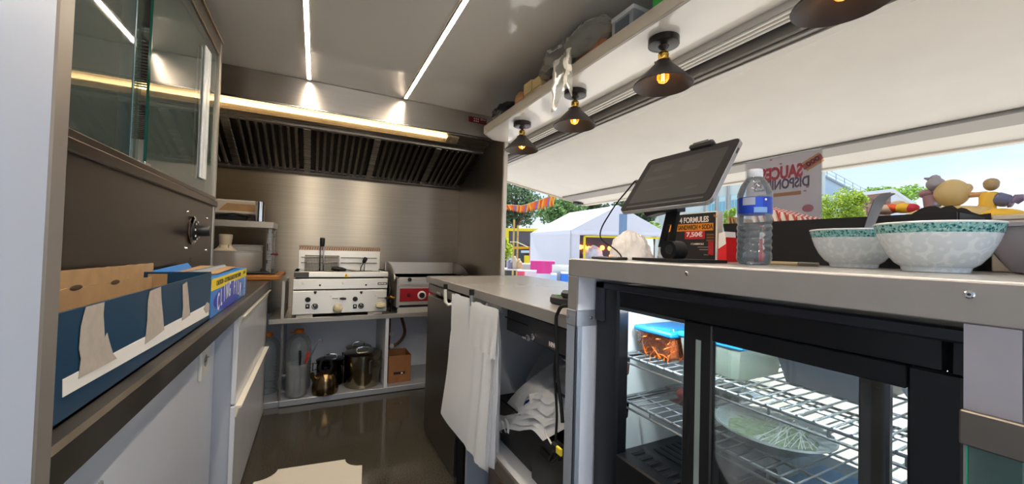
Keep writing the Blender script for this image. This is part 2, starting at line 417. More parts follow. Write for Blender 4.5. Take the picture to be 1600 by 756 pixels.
# red control plate on the hood
rp_ = thing('hood_control_plate', 'small dark red control plate with white symbols at hood right end', 'control panel', (1.12, 2.815, 2.08))
a = onY(728, 181, 2.82); b = onY(762, 198, 2.82)
cxp, czp = (a.x+b.x)/2+.005, (onY(744, 188, 2.82).z)
part('plate', MB().box(cxp-.075, 2.813, czp-.022, cxp+.075, 2.82, czp+.022, .003), M('dark red plate', '6d1119', .35), rp_)
wtx = M('printed white', 'e9ddd8', .5)
for i in range(3):
    for j in range(2):
        part('symbol', MB().cyl((cxp-.03+i*.016, 2.8125, czp+.009-j*.018), (cxp-.03+i*.016, 2.8135, czp+.009-j*.018), .005, n=10), wtx, rp_)
part('pictogram', MB().tube([(cxp+.022,2.8125,czp+.012),(cxp+.03,2.8125,czp+.003),(cxp+.038,2.8125,czp+.012),(cxp+.03,2.8125,czp+.018)], .002, 6, True).box(cxp+.04,2.812,czp+.009,cxp+.066,2.8135,czp+.013), wtx, rp_)

# ================================================================== OVERHEAD SHELF AND LAMPS
SHM = M('cream shelf edge', 'a69f93', .4, var=.02)
sh = thing('overhead_shelf', 'long white overhead shelf with a raised lip above the serving hatch', 'shelf', (1.15, 1.0, 1.93))
XS = 1.02; ZS = 1.93
part('board', MB().prism([(XS+.0145,-.75,ZS),(XS+.0145,2.482,ZS),(XS+.122,2.598,ZS),(XS+.122,2.605,ZS),(XW-.002,2.605,ZS),(XW-.002,-.75,ZS)], (0,0,.018)), M('glossy white shelf underside', 'e3ded6', .08, coat=.5), sh)
part('lip', MB().box(XS, -.75, ZS-.0005, XS+.014, 2.495, ZS+.052, .002), SHM, sh)
part('end_lip', MB().prism([(XS,2.495,ZS+.001),(XS+.115,2.605,ZS+.001),(XS+.125,2.597,ZS+.001),(XS+.014,2.486,ZS+.001)], (0,0,.05)), SHM, sh)
# pendant lamps under the shelf
def lamp_at(p, lab):
    x, y, z = p
    t = thing('pendant_lamp', lab, 'lamp', p, 'dark cone lamps under the overhead shelf')
    part('ceiling_rose', MB().lathe([(0,-.028),(.046,-.028),(.056,-.024),(.056,-.001),(0,-.001)], p, 32), M('satin black rose', '211d1d', .28, .2), t)
    part('stem', MB().lathe([(.020,-.028),(.016,-.036),(.007,-.042),(.006,-.052),(0,-.052)], p, 20), MBLACK, t)
    so = part('socket', MB().lathe([(0,-.046),(.010,-.046),(.018,-.052),(.0185,-.058),(.0195,-.060),(.0185,-.062),(.0185,-.080),(.021,-.083),(.021,-.088),(0,-.088)], p, 24), BRASS, t)
    kn = MB()
    for a in range(3):
        d = V((math.cos(a*2.1+.4), math.sin(a*2.1+.4), 0)); kn.cyl(V(p)+d*.020+V((0,0,-.087)), V(p)+d*.032+V((0,0,-.087)), .004, n=8)
    part('thumb_screw', kn, BRASS, so)
    pr = [(.021,-.082),(.027,-.085),(.030,-.092),(.034,-.098),(.105,-.172),(.107,-.176),(.105,-.178),(.102,-.174),(.031,-.099),(.022,-.092)]
    part('shade', MB().lathe(pr, p, 48), MBLACK, t, sharp=60)
    bl = part('bulb', MB().lathe([(0,-.168),(.008,-.167),(.016,-.162),(.021,-.153),(.0225,-.145),(.021,-.136),(.016,-.125),(.012,-.114),(.012,-.100)], p, 24), GLASS('amber bulb glass', 'ffdf9c', .02, haze=.13, hazecol='ffb85a'), t)
    fi = MB()
    for a in range(4):
        d = V((math.cos(a*1.571), math.sin(a*1.571), 0))*.006
        fi.cyl(V(p)+d+V((0,0,-.158)), V(p)+d*.7+V((0,0,-.128)), .0016, n=6)
    part('filament', fi, M('glowing filament', 'ffd68a', .5, emit='ffc860', es=9), bl)
    ld = bpy.data.lights.new('bulb_light', 'POINT'); ld.energy = .025; ld.color = (1,.72,.38); ld.shadow_soft_size = .01
    lo = bpy.data.objects.new('bulb_light', ld); COL.objects.link(lo); lo.location = V(p)+V((0,0,-.145))
for k, lab in ((3,'dark cone lamp hanging farthest from us, just before the steel hood wall'),(2,'dark cone lamp second farthest, under the clear bag on the shelf'),(1,'dark cone lamp second nearest, hung above the tablet'),(0,'largest nearest dark cone lamp, partly cut by the photo top edge')):
    q = [onZ(818,192,ZS), onZ(900,143,ZS), onZ(1034,60,ZS)]
    yy = [q[2].y-.555, q[2].y, q[1].y, q[0].y][k]
    lamp_at((1.14, yy, ZS), lab)
# things on the overhead shelf
zt = ZS+.018
dk = MB(); g = onX(795, 165, 1.06); dk.ball((1.15, 2.36, zt+.085), (.10,.14,.085), 28, 18, .25, 9, 3, True, zt)
single('wrapped_bundle', dk, M('black bin film', '26242a', .2), 'dark bundle wrapped in shiny film at far end of the overhead shelf', 'bundle')
ob = MB().ball((1.07, 2.03, zt+.07), (.035,.05,.045), 18, 12, .3, 6, 5, True, zt)
single('crumpled_packet', ob, M('crumpled orange paper', 'c08a5e', .6), 'small crumpled orange-brown packet on the overhead shelf', 'packet')
for i, (y, l) in enumerate(((1.90,'cream carton farther of two touching on the overhead shelf'),(1.80,'cream carton nearer of two touching, beside the clear film ball'))):
    t = thing('carton', l, 'box', (1.085, y, zt), 'cream cartons on the overhead shelf')
    part('body', MB().box(1.04, y-.046, zt, 1.15, y+.046, zt+.125-.012*i, .002), M('cream card', 'cdb98c', .7, var=.04), t)
    part('flap', MB().box(1.036, y-.044, zt+.06, 1.040, y+.044, zt+.124-.012*i), M('cream card flap', 'c9b27e', .7), t)
fb = MB().ball((1.06, 1.70, zt+.105), (.045,.065,.05), 26, 18, .35, 8, 11, True)
single('film_ball', fb, GLASS('crumpled clear film', 'eeeae4', .08, haze=.25, hazecol='d8cfc4'), 'crumpled ball of clear film on the overhead shelf', 'wrap').location.z = zt+.055
pb = thing('clear_bag', 'crumpled clear plastic bag hanging over the overhead shelf lip', 'bag', (1.02, 1.50, zt))
BAGC = GLASS('clear bag plastic', 'f0f2ee', .28, haze=.34, hazecol='dfe0da')
def cr(p, a, f, s): return p+V((noise.noise(p*f+V((s,0,0))), noise.noise(p*f+V((0,s,3))), noise.noise(p*f+V((5,0,s)))))*a
bl = MB().ball((1.10, 1.40, zt+.13), (.10,.17,.075), 34, 20, .22, 8, 2, True)
bl.grid(lambda a, b: cr(V((1.05-.03*b, 1.42+.30*b, zt+.14+.05*math.sin(a*3)-.02*b+(a-.5)*.10*(1-b*.6))), .03, 18, 2), 10, 14)
part('bag_body', bl, BAGC, pb)
part('hanging_skirt', MB().grid(lambda a, b: cr(V((1.010-.012*math.sin(a*9), 1.60-.17*a+.02*(b-.5)*math.sin(a*5), zt+.10-b*(.20+.06*math.sin(a*7)))), .012, 30, 4), 16, 14), BAGC, pb)
br = thing('brown_packet', 'brown paper packet inside the clear bag on the overhead shelf', 'packet', (1.10,1.33,zt))
part('body', MB().box(1.045, 1.27, zt, 1.14, 1.48, zt+.10, .02), M('kraft brown', '9a623c', .6, var=.1, vs=20), br)
part('top_fold', MB().box(1.06, 1.255, zt+.085, 1.13, 1.30, zt+.135, .01), M('kraft light', 'b98a63', .6), br)
gb = thing('grey_carton', 'small grey printed carton beside the brown packet on the shelf', 'box', (1.10,1.18,zt))
part('body', MB().box(1.05, 1.10, zt, 1.15, 1.22, zt+.12, .002), M('grey print', '8c8f95', .5), gb)
part('lid', MB().box(1.047, 1.097, zt+.11, 1.153, 1.223, zt+.128, .002), M('pale grey lid', 'bfc2c4', .5), gb)
part('print', MB().box(1.0488, 1.12, zt+.04, 1.0498, 1.20, zt+.10), M('dark print', '4a5560', .5), gb)
gn = thing('green_crate', 'bright green tray on the overhead shelf near the photo top edge', 'tray', (1.12,.85,zt))
part('body', MB().box(1.04, .72, zt, 1.25, 1.00, zt+.11, .006), M('bright green plastic', '1f9a35', .4), gn)
part('rim', MB().box(1.034, .714, zt+.11, 1.256, 1.006, zt+.122, .003), M('bright green rim', '27ad3d', .4), gn)
# ================================================================== LEFT SIDE
ZL, XL = .885, -.25
# near tall white cabinet
tcab = thing('tall_cabinet', 'tall bluish white cabinet filling the left photo edge, grey metal edge', 'cabinet', (-.6, .2, 0))
ye0 = onX(91, 0, -.235).y; ye1 = onX(120, 0, -.235).y
part('body', MB().box(XLW+.005, -.7, 0.002, -.235, ye0, ZC-.004, .002), M('sky tinted white laminate', 'c4cfe4', .3, var=.03, vs=2), tcab)  # blue of the sky light put into the white base colour
part('metal_edge', MB().box(XLW+.005, ye0, 0.002, -.2345, ye1-.001, ZC-.004, .003), M('beige grey edge', 'a09890', .4, .55), tcab, 'grey metal edge strip')
ye1 += .002
# steel worktop
ct = thing('steel_worktop', 'worn dark steel worktop along the left wall carrying the blue box', 'worktop', (-.6, 1.7, .84))
part('slab', MB().box(XLW+.002, ye1, ZL-.055, XL, 2.95, ZL, .006), COUNTER, ct)
part('end_cap', MB().box(-.60, 2.951, ZL-.055, XL+.002, 2.958, ZL+.001), ALU, ct)
# wall socket under the worktop
sk = thing('wall_socket', 'white wall socket on the panel under the steel worktop', 'socket', (-.345, 1.72, .65))
sc_ = onX(318, 568, -.34)
part('plate', MB().box(-.345, sc_.y-.055, sc_.z-.05, -.333, sc_.y+.055, sc_.z+.06, .004), WPLAST, sk)
part('recess', MB().cyl((-.334, sc_.y-.005, sc_.z+.012), (-.3325, sc_.y-.005, sc_.z+.012), .021, n=24), M('socket shadow grey', '9a9a9c', .5), sk)
part('earth_pin', MB().cyl((-.333, sc_.y-.005, sc_.z+.024), (-.324, sc_.y-.005, sc_.z+.024), .003, n=8), CHROME, sk)
ph = MB()
for d in (-.0095, .0095): ph.cyl((-.3326, sc_.y-.005+d, sc_.z+.010), (-.3318, sc_.y-.005+d, sc_.z+.010), .003, n=8)
part('pin_hole', ph, BLACK, sk)
# plastic bag poking up under the worktop
pbg = MB(); c = onX(170, 745, -.29)
pbg.grid(lambda a, b: cr(V((-.29+.03*math.sin(a*6.28)*(1.1-b), c.y-.05+.05*math.cos(a*6.28)*(1.05-b)+.02, lerp(.0, c.z+.01, b))), .02*(1-b*.6), 14, 9), 24, 16)
single('plastic_bag', pbg, BAGC, 'peak of a translucent plastic bag standing under the steel worktop', 'bag', loc=(-.29, c.y, 0))
# white drawer cabinet
dc = thing('drawer_cabinet', 'white drawer cabinet under the far end of the steel worktop', 'cabinet', (-.5, 2.5, 0))
XD = -.268
part('side_panel', MB().box(-.36, 1.925, 0, XD-.018, 1.945, ZL-.058), M('grey cabinet side', 'bcc4d2', .4), dc)
part('body', MB().box(XLW+.006, 1.945, .0, XD-.022, 3.055, ZL-.058), M('white carcass', 'd9dbdf', .4), dc)
part('end_stile', MB().box(XD-.03, 2.965, 0, XD-.004, 3.055, ZL-.058, .002), ALU, dc)
for z0, z1 in ((.02,.455),(.462,.822)):
    d_ = part('drawer', MB().box(XD-.018, 1.915, z0, XD, 2.955, z1, .003), M('white gloss front', 'e4e7f0', .22, var=.02), dc)
    part('handle', MB().prism([(XD,1.916,z1),(XD+.022,1.916,z1),(XD+.022,1.916,z1-.006),(XD+.012,1.916,z1-.010),(XD+.004,1.916,z1-.045),(XD,1.916,z1-.045)], (0,1.035,0)), M('cream handle profile', 'e2ded2', .4), d_)
# glass-fronted display cabinet
XG = -.46
dcb = thing('glass_display_cabinet', 'steel display cabinet with sliding glass doors above the left worktop', 'cabinet', (-.7, 1.5, ZL))
Y0g, Y1g = ye1+.02, 2.415
CABS = M('brown tinted cabinet steel', '756a62', .33, 1, var=.06, vs=3, bump=.08, bs=4, stretch=(120,1,120), rvar=.05)
part('lower_panel', MB().box(XLW+.01, Y0g, ZL+.002, XG, Y1g, 1.30, .003), CABS, dcb)
part('sill_rail', MB().box(XG-.06, Y0g, 1.296, XG+.012, Y1g, 1.325, .003).box(XG-.05, Y0g, 1.325, XG+.006, Y1g-.02, 1.345, .003), CABS, dcb)
part('top_rail', MB().box(XG-.05, Y0g, 2.055, XG+.002, Y1g, 2.125, .003).box(XG-.02,Y0g,2.12,XG+.012,Y1g-.01,2.132,.002), M('cabinet rail steel', '9a928a', .33, 1), dcb)
part('far_stile', MB().box(XG-.05, Y1g-.035, ZL+.002, XG+.004, Y1g, 2.125, .003), M('light stile steel', 'b5b0a8', .4, .8), dcb)
part('added_side_glass', MB().box(XLW+.01, Y1g-.010, 1.30, XG-.045, Y1g-.005, 2.125), CLEAR, dcb)  # far side made clear to let light into the cabinet
part('roof', MB().box(XLW+.01, Y0g, 2.10, XG-.04, Y1g, 2.106), CLEAR, dcb)  # see-through roof, likewise added so light reaches the inside
part('back_panel', MB().box(XLW+.008, Y0g, 1.30, XLW+.016, Y1g, 2.10), STEEL, dcb)
ym = onX(232, 268, XG).y
PANE = GLASS('smeared cabinet glass', 'e6f2ec', .03, haze=.07, hazecol='b9c4bd', ior=1.6)
pane1 = part('glass_pane', MB().box(XG-.012, ym, 1.342, XG-.006, Y1g-.037, 2.06), PANE, dcb)
pane2 = part('glass_pane', MB().box(XG-.032, Y0g, 1.342, XG-.026, ym+.0, 2.06), PANE, dcb)
part('edge', MB().box(XG-.0125, ym-.004, 1.342, XG-.0055, ym, 2.06), M('green glass edge', '0f4a3c', .1, coat=.3), pane1)
part('edge', MB().box(XG-.0325, ym-.060, 1.342, XG-.0255, ym-.052, 2.06), M('blue glass edge', '5f7f8c', .15), pane2)
part('clip', MB().box(XG-.016, ym-.02, 1.340, XG-.002, ym+.025, 1.356, .002), CHROME, pane1)
hy = onX(322, 200, XG+.004).y
part('handle', MB().box(XG-.006, hy-.045, 1.40, XG+.002, hy-.004, 1.985, .003).box(XG-.006, hy+.0, 1.40, XG+.004, hy+.042, 1.985, .003), M('milky handle strip', 'd5d9dc', .3), pane1)
for z in (1.58, 1.82):
    r_ = MB(); r_.box(XLW+.03, Y0g+.02, z, XLW+.036, Y1g-.04, z+.006)
    r_.box(XG-.10, Y0g+.02, z, XG-.094, Y1g-.04, z+.006)
    y = Y0g+.03
    while y < Y1g-.05: r_.box(XLW+.03, y, z, XG-.094, y+.006, z+.005); y += .035
    part('wire_rack', r_, STEEL, dcb)
part('shelf_bracket', MB().box(XLW+.02, 1.6, 1.345, XLW+.04, 1.62, 2.08).box(XLW+.02, 2.3, 1.345, XLW+.04, 2.32, 2.08), STEEL, dcb)
# dial
dp = onX(300, 360, XG); dy, dz = dp.y, dp.z
part('bezel', MB().lathe([(0,0),(.046,0),(.058,.002),(.060,.006),(.050,.011),(.044,.010),(0,.010)], (XG,dy,dz), 40, Matrix.Rotation(math.pi/2,4,'Y')), CHROME, dcb)
kb = part('thermostat_dial', MB().lathe([(0,.008),(.042,.008),(.042,.016),(.030,.020),(.024,.021),(.022,.058),(.019,.062),(0,.062)], (XG,dy,dz), 32, Matrix.Rotation(math.pi/2,4,'Y')), M('black dial', '15161c', .3), dcb)
for a in range(7):
    an = math.radians(40+a*45); q = V((XG+.0205, dy+.035*math.cos(an), dz+.035*math.sin(an)))
    part('marking', MB().box(q.x-.003, q.y-.003, q.z-.004, q.x+.0, q.y+.003, q.z+.004), WPLAST, kb)
for u, v in ((292,331),(290,388),(322,341),(321,391)):
    q = onX(u, v, XG); part('screw', MB().lathe([(0,0),(.006,0),(.006,.003),(.004,.006),(0,.006)], q, 12, Matrix.Rotation(math.pi/2,4,'Y')), CHROME, dcb)
vb = MB()
for k in range(3):
    q = onX(305, 412-k*4.5, XG); vb.box(XG-.001, q.y-.08, q.z-.002, XG+.003, q.y+.08, q.z+.003, .001)
part('vent_louvre', vb, CABS, dcb)

# blue cardboard box
XB = -.277
bb = thing('blue_cardboard_box', 'open dark teal cardboard box with torn paper strips on its side', 'box', (-.36, 1.06, ZL))
by0, by1, bz = .60, 1.452, 1.027
TEAL = M('dark teal card', '0c3a57', .42, var=.08, vs=5)
part('front_wall', MB().box(XB-.004, by0, ZL+.001, XB, by1, bz), TEAL, bb)
part('near_wall', MB().box(-.445, by0, ZL+.001, XB, by0+.004, bz), TEAL, bb)
part('far_wall', MB().box(-.445, by1-.004, ZL+.001, XB, by1, bz+.003), TEAL, bb)
part('back_wall', MB().box(-.449, by0, ZL+.001, -.445, by1, bz), TEAL, bb)
part('bottom', MB().box(-.445, by0, ZL+.001, XB, by1, ZL+.005), CARD, bb)
fl1 = [onX(90, 420, -.425), onX(240, 411, -.425)]
def flapmesh(x0, zlo, y0, y1, zt0, zt1, lean):
    pts = [V((x0, y0, zlo))]; n = 40
    top = [V((x0+lean, lerp(y0,y1,i/n), lerp(zt0,zt1,i/n)+.0025*noise.noise(V((i*.9,x0*9,0))))) for i in range(n+1)]
    m = MB(); bot = [V((x0, lerp(y0,y1,i/n), zlo)) for i in range(n+1)]
    for i in range(n): m.add([bot[i],bot[i+1],top[i+1],top[i]], [(0,1,2,3)])
    o = len(m.v)
    for i in range(n): m.add([bot[i]-V((.004,0,0)),bot[i+1]-V((.004,0,0)),top[i+1]-V((.004,0,0)),top[i]-V((.004,0,0))], [(0,1,2,3)]); m.add([top[i],top[i+1],top[i+1]-V((.004,0,0)),top[i]-V((.004,0,0))], [(0,1,2,3)])
    return m
A = onX(240, 411, -.43); B = onX(90, 420, -.43)
part('back_flap', flapmesh(-.43, ZL+.02, by0+.01, A.y, B.z, A.z, 0), CARD, bb, 'tall brown inner flap')
A2 = onX(238, 432, -.39); B2 = onX(90, 449, -.39)
part('inner_flap', flapmesh(-.39, ZL+.02, by0+.01, A2.y, B2.z, A2.z, 0), CARD, bb, 'lower brown inner flap')
for u, v in ((120,446),(181,438)):
    q = onX(u, v, -.389); part('thumb_notch', MB().ball((-.3895, q.y, q.z-.004), (.001, .022, .005), 12, 8), M('notch shadow brown', '4e3c2a', .9), bb)
q = onX(262, 425, -.36)
part('loose_card', MB().box(-.40, q.y-.004, ZL+.02, -.36, q.y+.0, q.z-.005), CARD, bb)
def onfront(pts, x=XB, off=.0006): 
    P = [onX(u, v, x+off) for u, v in pts]
    for p in P: p.y = min(max(p.y, by0+.001), by1-.0005); p.z = min(p.z, bz-.0005)
    return P
def patch(name, pts, mat, par, off=.0003, lab=None, x=XB):
    P = onfront(pts, x, off); return part(name, MB().prism(P, (.0006,0,0)), mat, par, lab)
TORN = M('torn grey card', 'b3a89d', .85, var=.06, vs=60)
patch('white_stripe', [(97,593),(97,621),(326,492),(326,474)], PAPERW, bb, .0002)
patch('torn_strip', [(134,475),(163,466),(161,490),(163,528),(167,520),(170,532),(176,552),(182,560),(150,577),(122,592),(126,560),(123,545),(126,510)], TORN, bb, .0010)
patch('torn_strip', [(234,455),(251,447),(252,470),(254,490),(256,515),(240,528),(226,538),(230,500),(231,470)], TORN, bb, .0010)
patch('torn_strip', [(285,445),(292,440),(294,460),(295,475),(297,492),(284,501),(286,480)], TORN, bb, .0010)
patch('torn_strip', [(318,482),(323,472),(327,474),(327,485),(322,489)], TORN, bb, .0010)

# cling film box
cf = thing('cling_film_box', 'blue cling film box with yellow warning band behind the teal box', 'box', (-.34, 1.8, ZL))
cy0, cy1 = 1.462, 2.13; cz = 1.006
CBLUE = M('bright blue card', '2f7fd0', .35, var=.05, vs=4)
part('body', MB().box(-.43, cy0, ZL+.001, XB, cy1, cz, .002), CBLUE, cf)
part('end_panel', MB().box(-.425, cy0-.002, ZL+.006, XB-.006, cy0, cz-.004), M('mid blue card', '2a6fd0', .4), cf)
part('dark_label', MB().box(-.36, cy0-.003, ZL+.035, XB-.012, cy0-.0018, ZL+.08), M('deep blue print', '1a3fb0', .4), cf)
part('open_flap', MB().prism([(-.43,cy0+.01,cz),(-.43,cy0+.5,cz),(-.44,cy0+.45,cz+.03),(-.44,cy0+.06,cz+.02)], (-.003,0,0)), CBLUE, cf)
part('roll', MB().cyl((-.36,cy0+.05,cz+.0),(-.36,cy1-.05,cz+.0),.018,n=20), M('shiny film roll','8f9aa6',.15), cf)
part('brown_flap', MB().prism([(-.43,cy0+.15,cz),(-.30,cy0+.2,cz+.003),(-.31,cy0+.6,cz+.006),(-.43,cy0+.6,cz+.01)], (0,0,.003)), CARD, cf)
yb = part('yellow_band', MB().box(XB-.001, cy0+.001, cz-.036, XB+.0006, cy1-.004, cz-.001), M('yellow print', 'f2d80e', .4), cf)
text('caution_text', 'CAUTION - CUTTING BLADE IS VERY SHARP', .022, M('dark print ink', '3c3a20', .5), cf, (XB+.0008, (cy0+cy1)/2-.05, cz-.018), (0,1,0), (0,0,1), bold=.0006, sx=1.02)
text('warning_marks', '\u00d7\u00d7\u00d7\u00d7', .03, M('dark print ink', '3c3a20', .5), cf, (XB+.0008, cy1-.07, cz-.017), (0,1,0), (0,0,1))
# oval badge and curved lettering
ov = [V((XB+.0003, (cy0+cy1)/2-.03+.27*math.cos(a), ZL+.046+.044*math.sin(a))) for a in [i*2*math.pi/40 for i in range(40)]]
part('oval_badge', MB().prism(ov, (.0004,0,0)), M('deep blue badge', '2138b4', .4), cf)
WI = M('white ink', 'f2f4f8', .5)
word = 'CLING FILM'; n = len(word)
for i, chx in enumerate(word):
    if chx == ' ': continue
    tt = (i-(n-1)/2)/((n-1)/2)
    text('letter', chx, .080, WI, cf, (XB+.0009, (cy0+cy1)/2-.03+tt*.205, ZL+.050+.024*(1-tt*tt)-.012), (0,1,-.12*tt), (0,.08*tt,1), bold=.0009, sx=.60)
text('side_text', 'catering size', .020, WI, cf, (XB+.0008, cy1-.05, ZL+.050), (0,0,-1), (0,1,0))

# cutting board
cb = MB(); p0 = onZ(438, 437, ZL+.004)
cb.box(-.62, p0.y, ZL+.002, p0.x+.0, 3.40, ZL+.030, .004)
single('cutting_board', cb, WOOD, 'thick honey coloured wooden cutting board at the worktop far end', 'cutting board')
ledz = ZL+.031
# dark slate tray on board
sl_ = MB(); sl_.box(-.60, 3.02, ledz, -.235, 3.30, ledz+.007, .002); sl_.box(-.58, 3.0, ledz+.0075, -.26, 3.24, ledz+.012, .002)
single('slate_tray', sl_, M('dark slate', '2b2d2f', .45), 'thin dark slate trays lying on the wooden cutting board', 'tray')
# round steel pan
Yp = 3.08; pc = onY(368, 405, Yp); rr = (onY(410, 405, Yp)-onY(330, 405, Yp)).length/2
pz = ledz+.013
zt_ = onY(370, 392, Yp-.05).z
pan = MB().lathe([(0,pz),(rr*.93,pz),(rr*.96,pz+.004),(rr,zt_-.008),(rr*1.04,zt_-.004),(rr*1.04,zt_),(rr*.985,zt_),(rr*.95,pz+.006),(0,pz+.005)], (pc.x, Yp+.05, 0), 40)
single('steel_pan', pan, M('pan aluminium', 'c4c0ba', .38, .6), 'wide round steel pan on the slate trays left of the fryer', 'pan', sharp=50)
# steel rack shelf above
rk = thing('steel_rack', 'small steel shelf rack standing above the cutting board at the back', 'rack', (-.45, 3.25, ledz))
s0 = onY(428, 346, 3.10); zr = onY(428, 357, 3.10).z; zr2 = onY(428, 347, 3.10).z
part('shelf_plate', MB().box(-.80, 3.10, zr, s0.x, 3.42, zr2, .003), M('pale steel lip', 'b8b2a8', .4, .7), rk)
for x_, y_ in ((s0.x-.03, 3.12), (s0.x-.03, 3.39), (-.78, 3.39)): part('leg', MB().box(x_, y_, ledz+.002 if x_ > -.7 else ledz, x_+.018, y_+.018, zr), STEEL, rk)
# things on the rack: file tray box, canister
tb = thing('paper_tray', 'cream open tray with cardboard inside on the small rack', 'tray', (-.5, 3.3, zr2))
zt2 = onY(410, 315, 3.22).z; xe = onY(410, 318, 3.22).x
part('back_wall', MB().box(-.80, 3.36, zr2+.001, xe, 3.37, zt2), M('cream plastic', 'c6bfb2', .5), tb)
part('side_wall', MB().box(xe-.008, 3.20, zr2+.001, xe, 3.37, zt2), M('cream plastic', 'c6bfb2', .5), tb)
part('top_rim', MB().box(-.80, 3.20, zt2-.014, xe, 3.214, zt2-.002).box(-.80,3.2,zr2+.055,xe,3.212,zr2+.068).box(-.80,3.21,zr2+.05,xe,3.36,zr2+.056), M('cream plastic', 'c6bfb2', .5), tb)
part('card_insert', MB().prism([(-.62,3.30,zr2+.06),(-.36,3.30,zr2+.06),(-.37,3.30,zr2+.125),(-.56,3.30,zr2+.128)], (0,.004,0)), CARD, tb)
dkp = MB().box(-.70, 3.16, zr2+.001, -.42, 3.19, zr2+.035, .006); dkp.tube([(-.6,3.15,zr2+.03),(-.5,3.15,zr2+.045),(-.4,3.15,zr2+.032)], .006, 8)
single('dark_tongs', dkp, BLACK, 'dark folded tongs lying on the small rack shelf', 'tongs')
cc = onY(405, 345, 3.14); r_ = .027
single('steel_canister', MB().lathe([(0,zr2+.001),(r_,zr2+.001),(r_,zr2+.115),(r_+.001,zr2+.116),(r_+.001,zr2+.136),(r_-.003,zr2+.139),(0,zr2+.139)], (cc.x,3.145,0), 28), CHROME, 'shiny steel canister at the right end of the rack shelf', 'canister')
# cream jug, white leaflet in the pan, control unit
jc = onY(352, 390, 3.14); jz = zt_+.001; jt = onY(352, 366, 3.14).z
jg = thing('cream_jug', 'cream plastic jug standing in the round steel pan', 'jug', (jc.x, 3.14, pz+.006))
rj = (onY(363,380,3.14)-onY(341,380,3.14)).length/2
part('body', MB().lathe([(0,pz+.006),(rj*1.7,pz+.007),(rj*1.7,jz),(rj*1.1,jz+.02),(rj*.85,jz+.035),(rj,jt-.02),(rj,jt-.004),(rj*.9,jt),(0,jt)], (jc.x,3.14,0), 24), M('cream jug plastic', 'b9ad95', .5), jg)
part('grip', MB().box(jc.x-rj*.7, 3.14-rj*1.05, jz+.014, jc.x-rj*.5, 3.14-rj*.8, jz+.04, .003).box(jc.x+rj*.5, 3.14-rj*1.05, jz+.014, jc.x+rj*.7, 3.14-rj*.8, jz+.04, .003), M('cream jug shade', 'a89c84', .5), jg)
lf = thing('white_tub', 'white rectangular tub behind the cream jug', 'tub', (-.42, 3.30, ledz))
xt0 = onY(362, 385, 3.28).x; xt1 = onY(409, 385, 3.28).x; zz1 = onY(390, 384, 3.28).z
part('body', MB().box(xt0, 3.28, pz+.006, xt1, 3.36, zz1, .006), M('tub white', 'c9c5c0', .5), lf)
part('rim', MB().box(xt0-.004, 3.275, zz1-.001, xt1+.004, 3.365, zz1+.006, .002), M('tub white rim', 'd2cec8', .5), lf)
cu_ = thing('regulator', 'narrow pale device with a dark red lever beside the rack', 'device', (-.25, 3.24, ledz))
xr0 = onY(416, 390, 3.2).x; xr1 = onY(424, 390, 3.2).x; zq0 = ledz+.013; zq1 = zr-.002
part('body', MB().box(xr0, 3.2, ledz+.0125, xr1, 3.29, zq1-.03, .003), M('device pale', 'b7b1a8', .5), cu_)
part('lever', MB().cyl((xr0+.01,3.19,onY(424,397,3.19).z),(xr1+.035,3.18,onY(424,397,3.19).z),.006,n=10).ball((xr1+.035,3.18,onY(424,397,3.19).z),.01,10,8), M('dark red lever', '6a1a1a', .4), cu_)
part('slot', MB().box(xr0+.004, 3.1985, zq0+.14, xr1-.006, 3.2, zq0+.19).box(xr0+.004, 3.1985, zq0+.05, xr1-.006, 3.2, zq0+.075), BLACK, cu_)
# ================================================================== BACK UNIT, FRYER, GRIDDLE
YF = 3.08; ZS1 = .607
SHF = M('satin shelf aluminium', 'a9adb6', .38, .5)
bu = thing('base_shelf_unit', 'low white open shelf unit under the fryer along the back wall', 'shelf unit', (.45, 3.3, 0))
part('lower_shelf', MB().box(-.185, YF, .004, XP-.003, 3.57, .044, .002), SHF, bu)
part('upper_shelf', MB().box(-.265, YF-.002, .572, XP-.003, 3.58, ZS1, .002), M('steel shelf front', 'b1aca4', .35, .8), bu)
part('back_panel', MB().box(-.60, 3.572, .044, XP-.003, 3.58, .572), WALLW, bu)
xu = onY(604, 550, YF).x
part('upright', MB().box(xu-.012, YF+.006, .044, xu+.012, 3.571, .572), M('white upright', 'c9cbd2', .4), bu)
part('upright', MB().box(-.19, YF+.012, .044, -.178, 3.571, .572), GLASS('frosted divider', 'eef0f2', .25, haze=.3, hazecol='c9cad0'), bu, 'frosted clear divider')
part('left_shelf', MB().box(-.60, YF+.012, .0, -.186, 3.57, .040, .002), SHF, bu)
part('splash_post', MB().box(-.196, YF, ZS1, -.176, 3.5, .862, .002), M('pale post steel', 'bdbab4', .4, .6), bu)

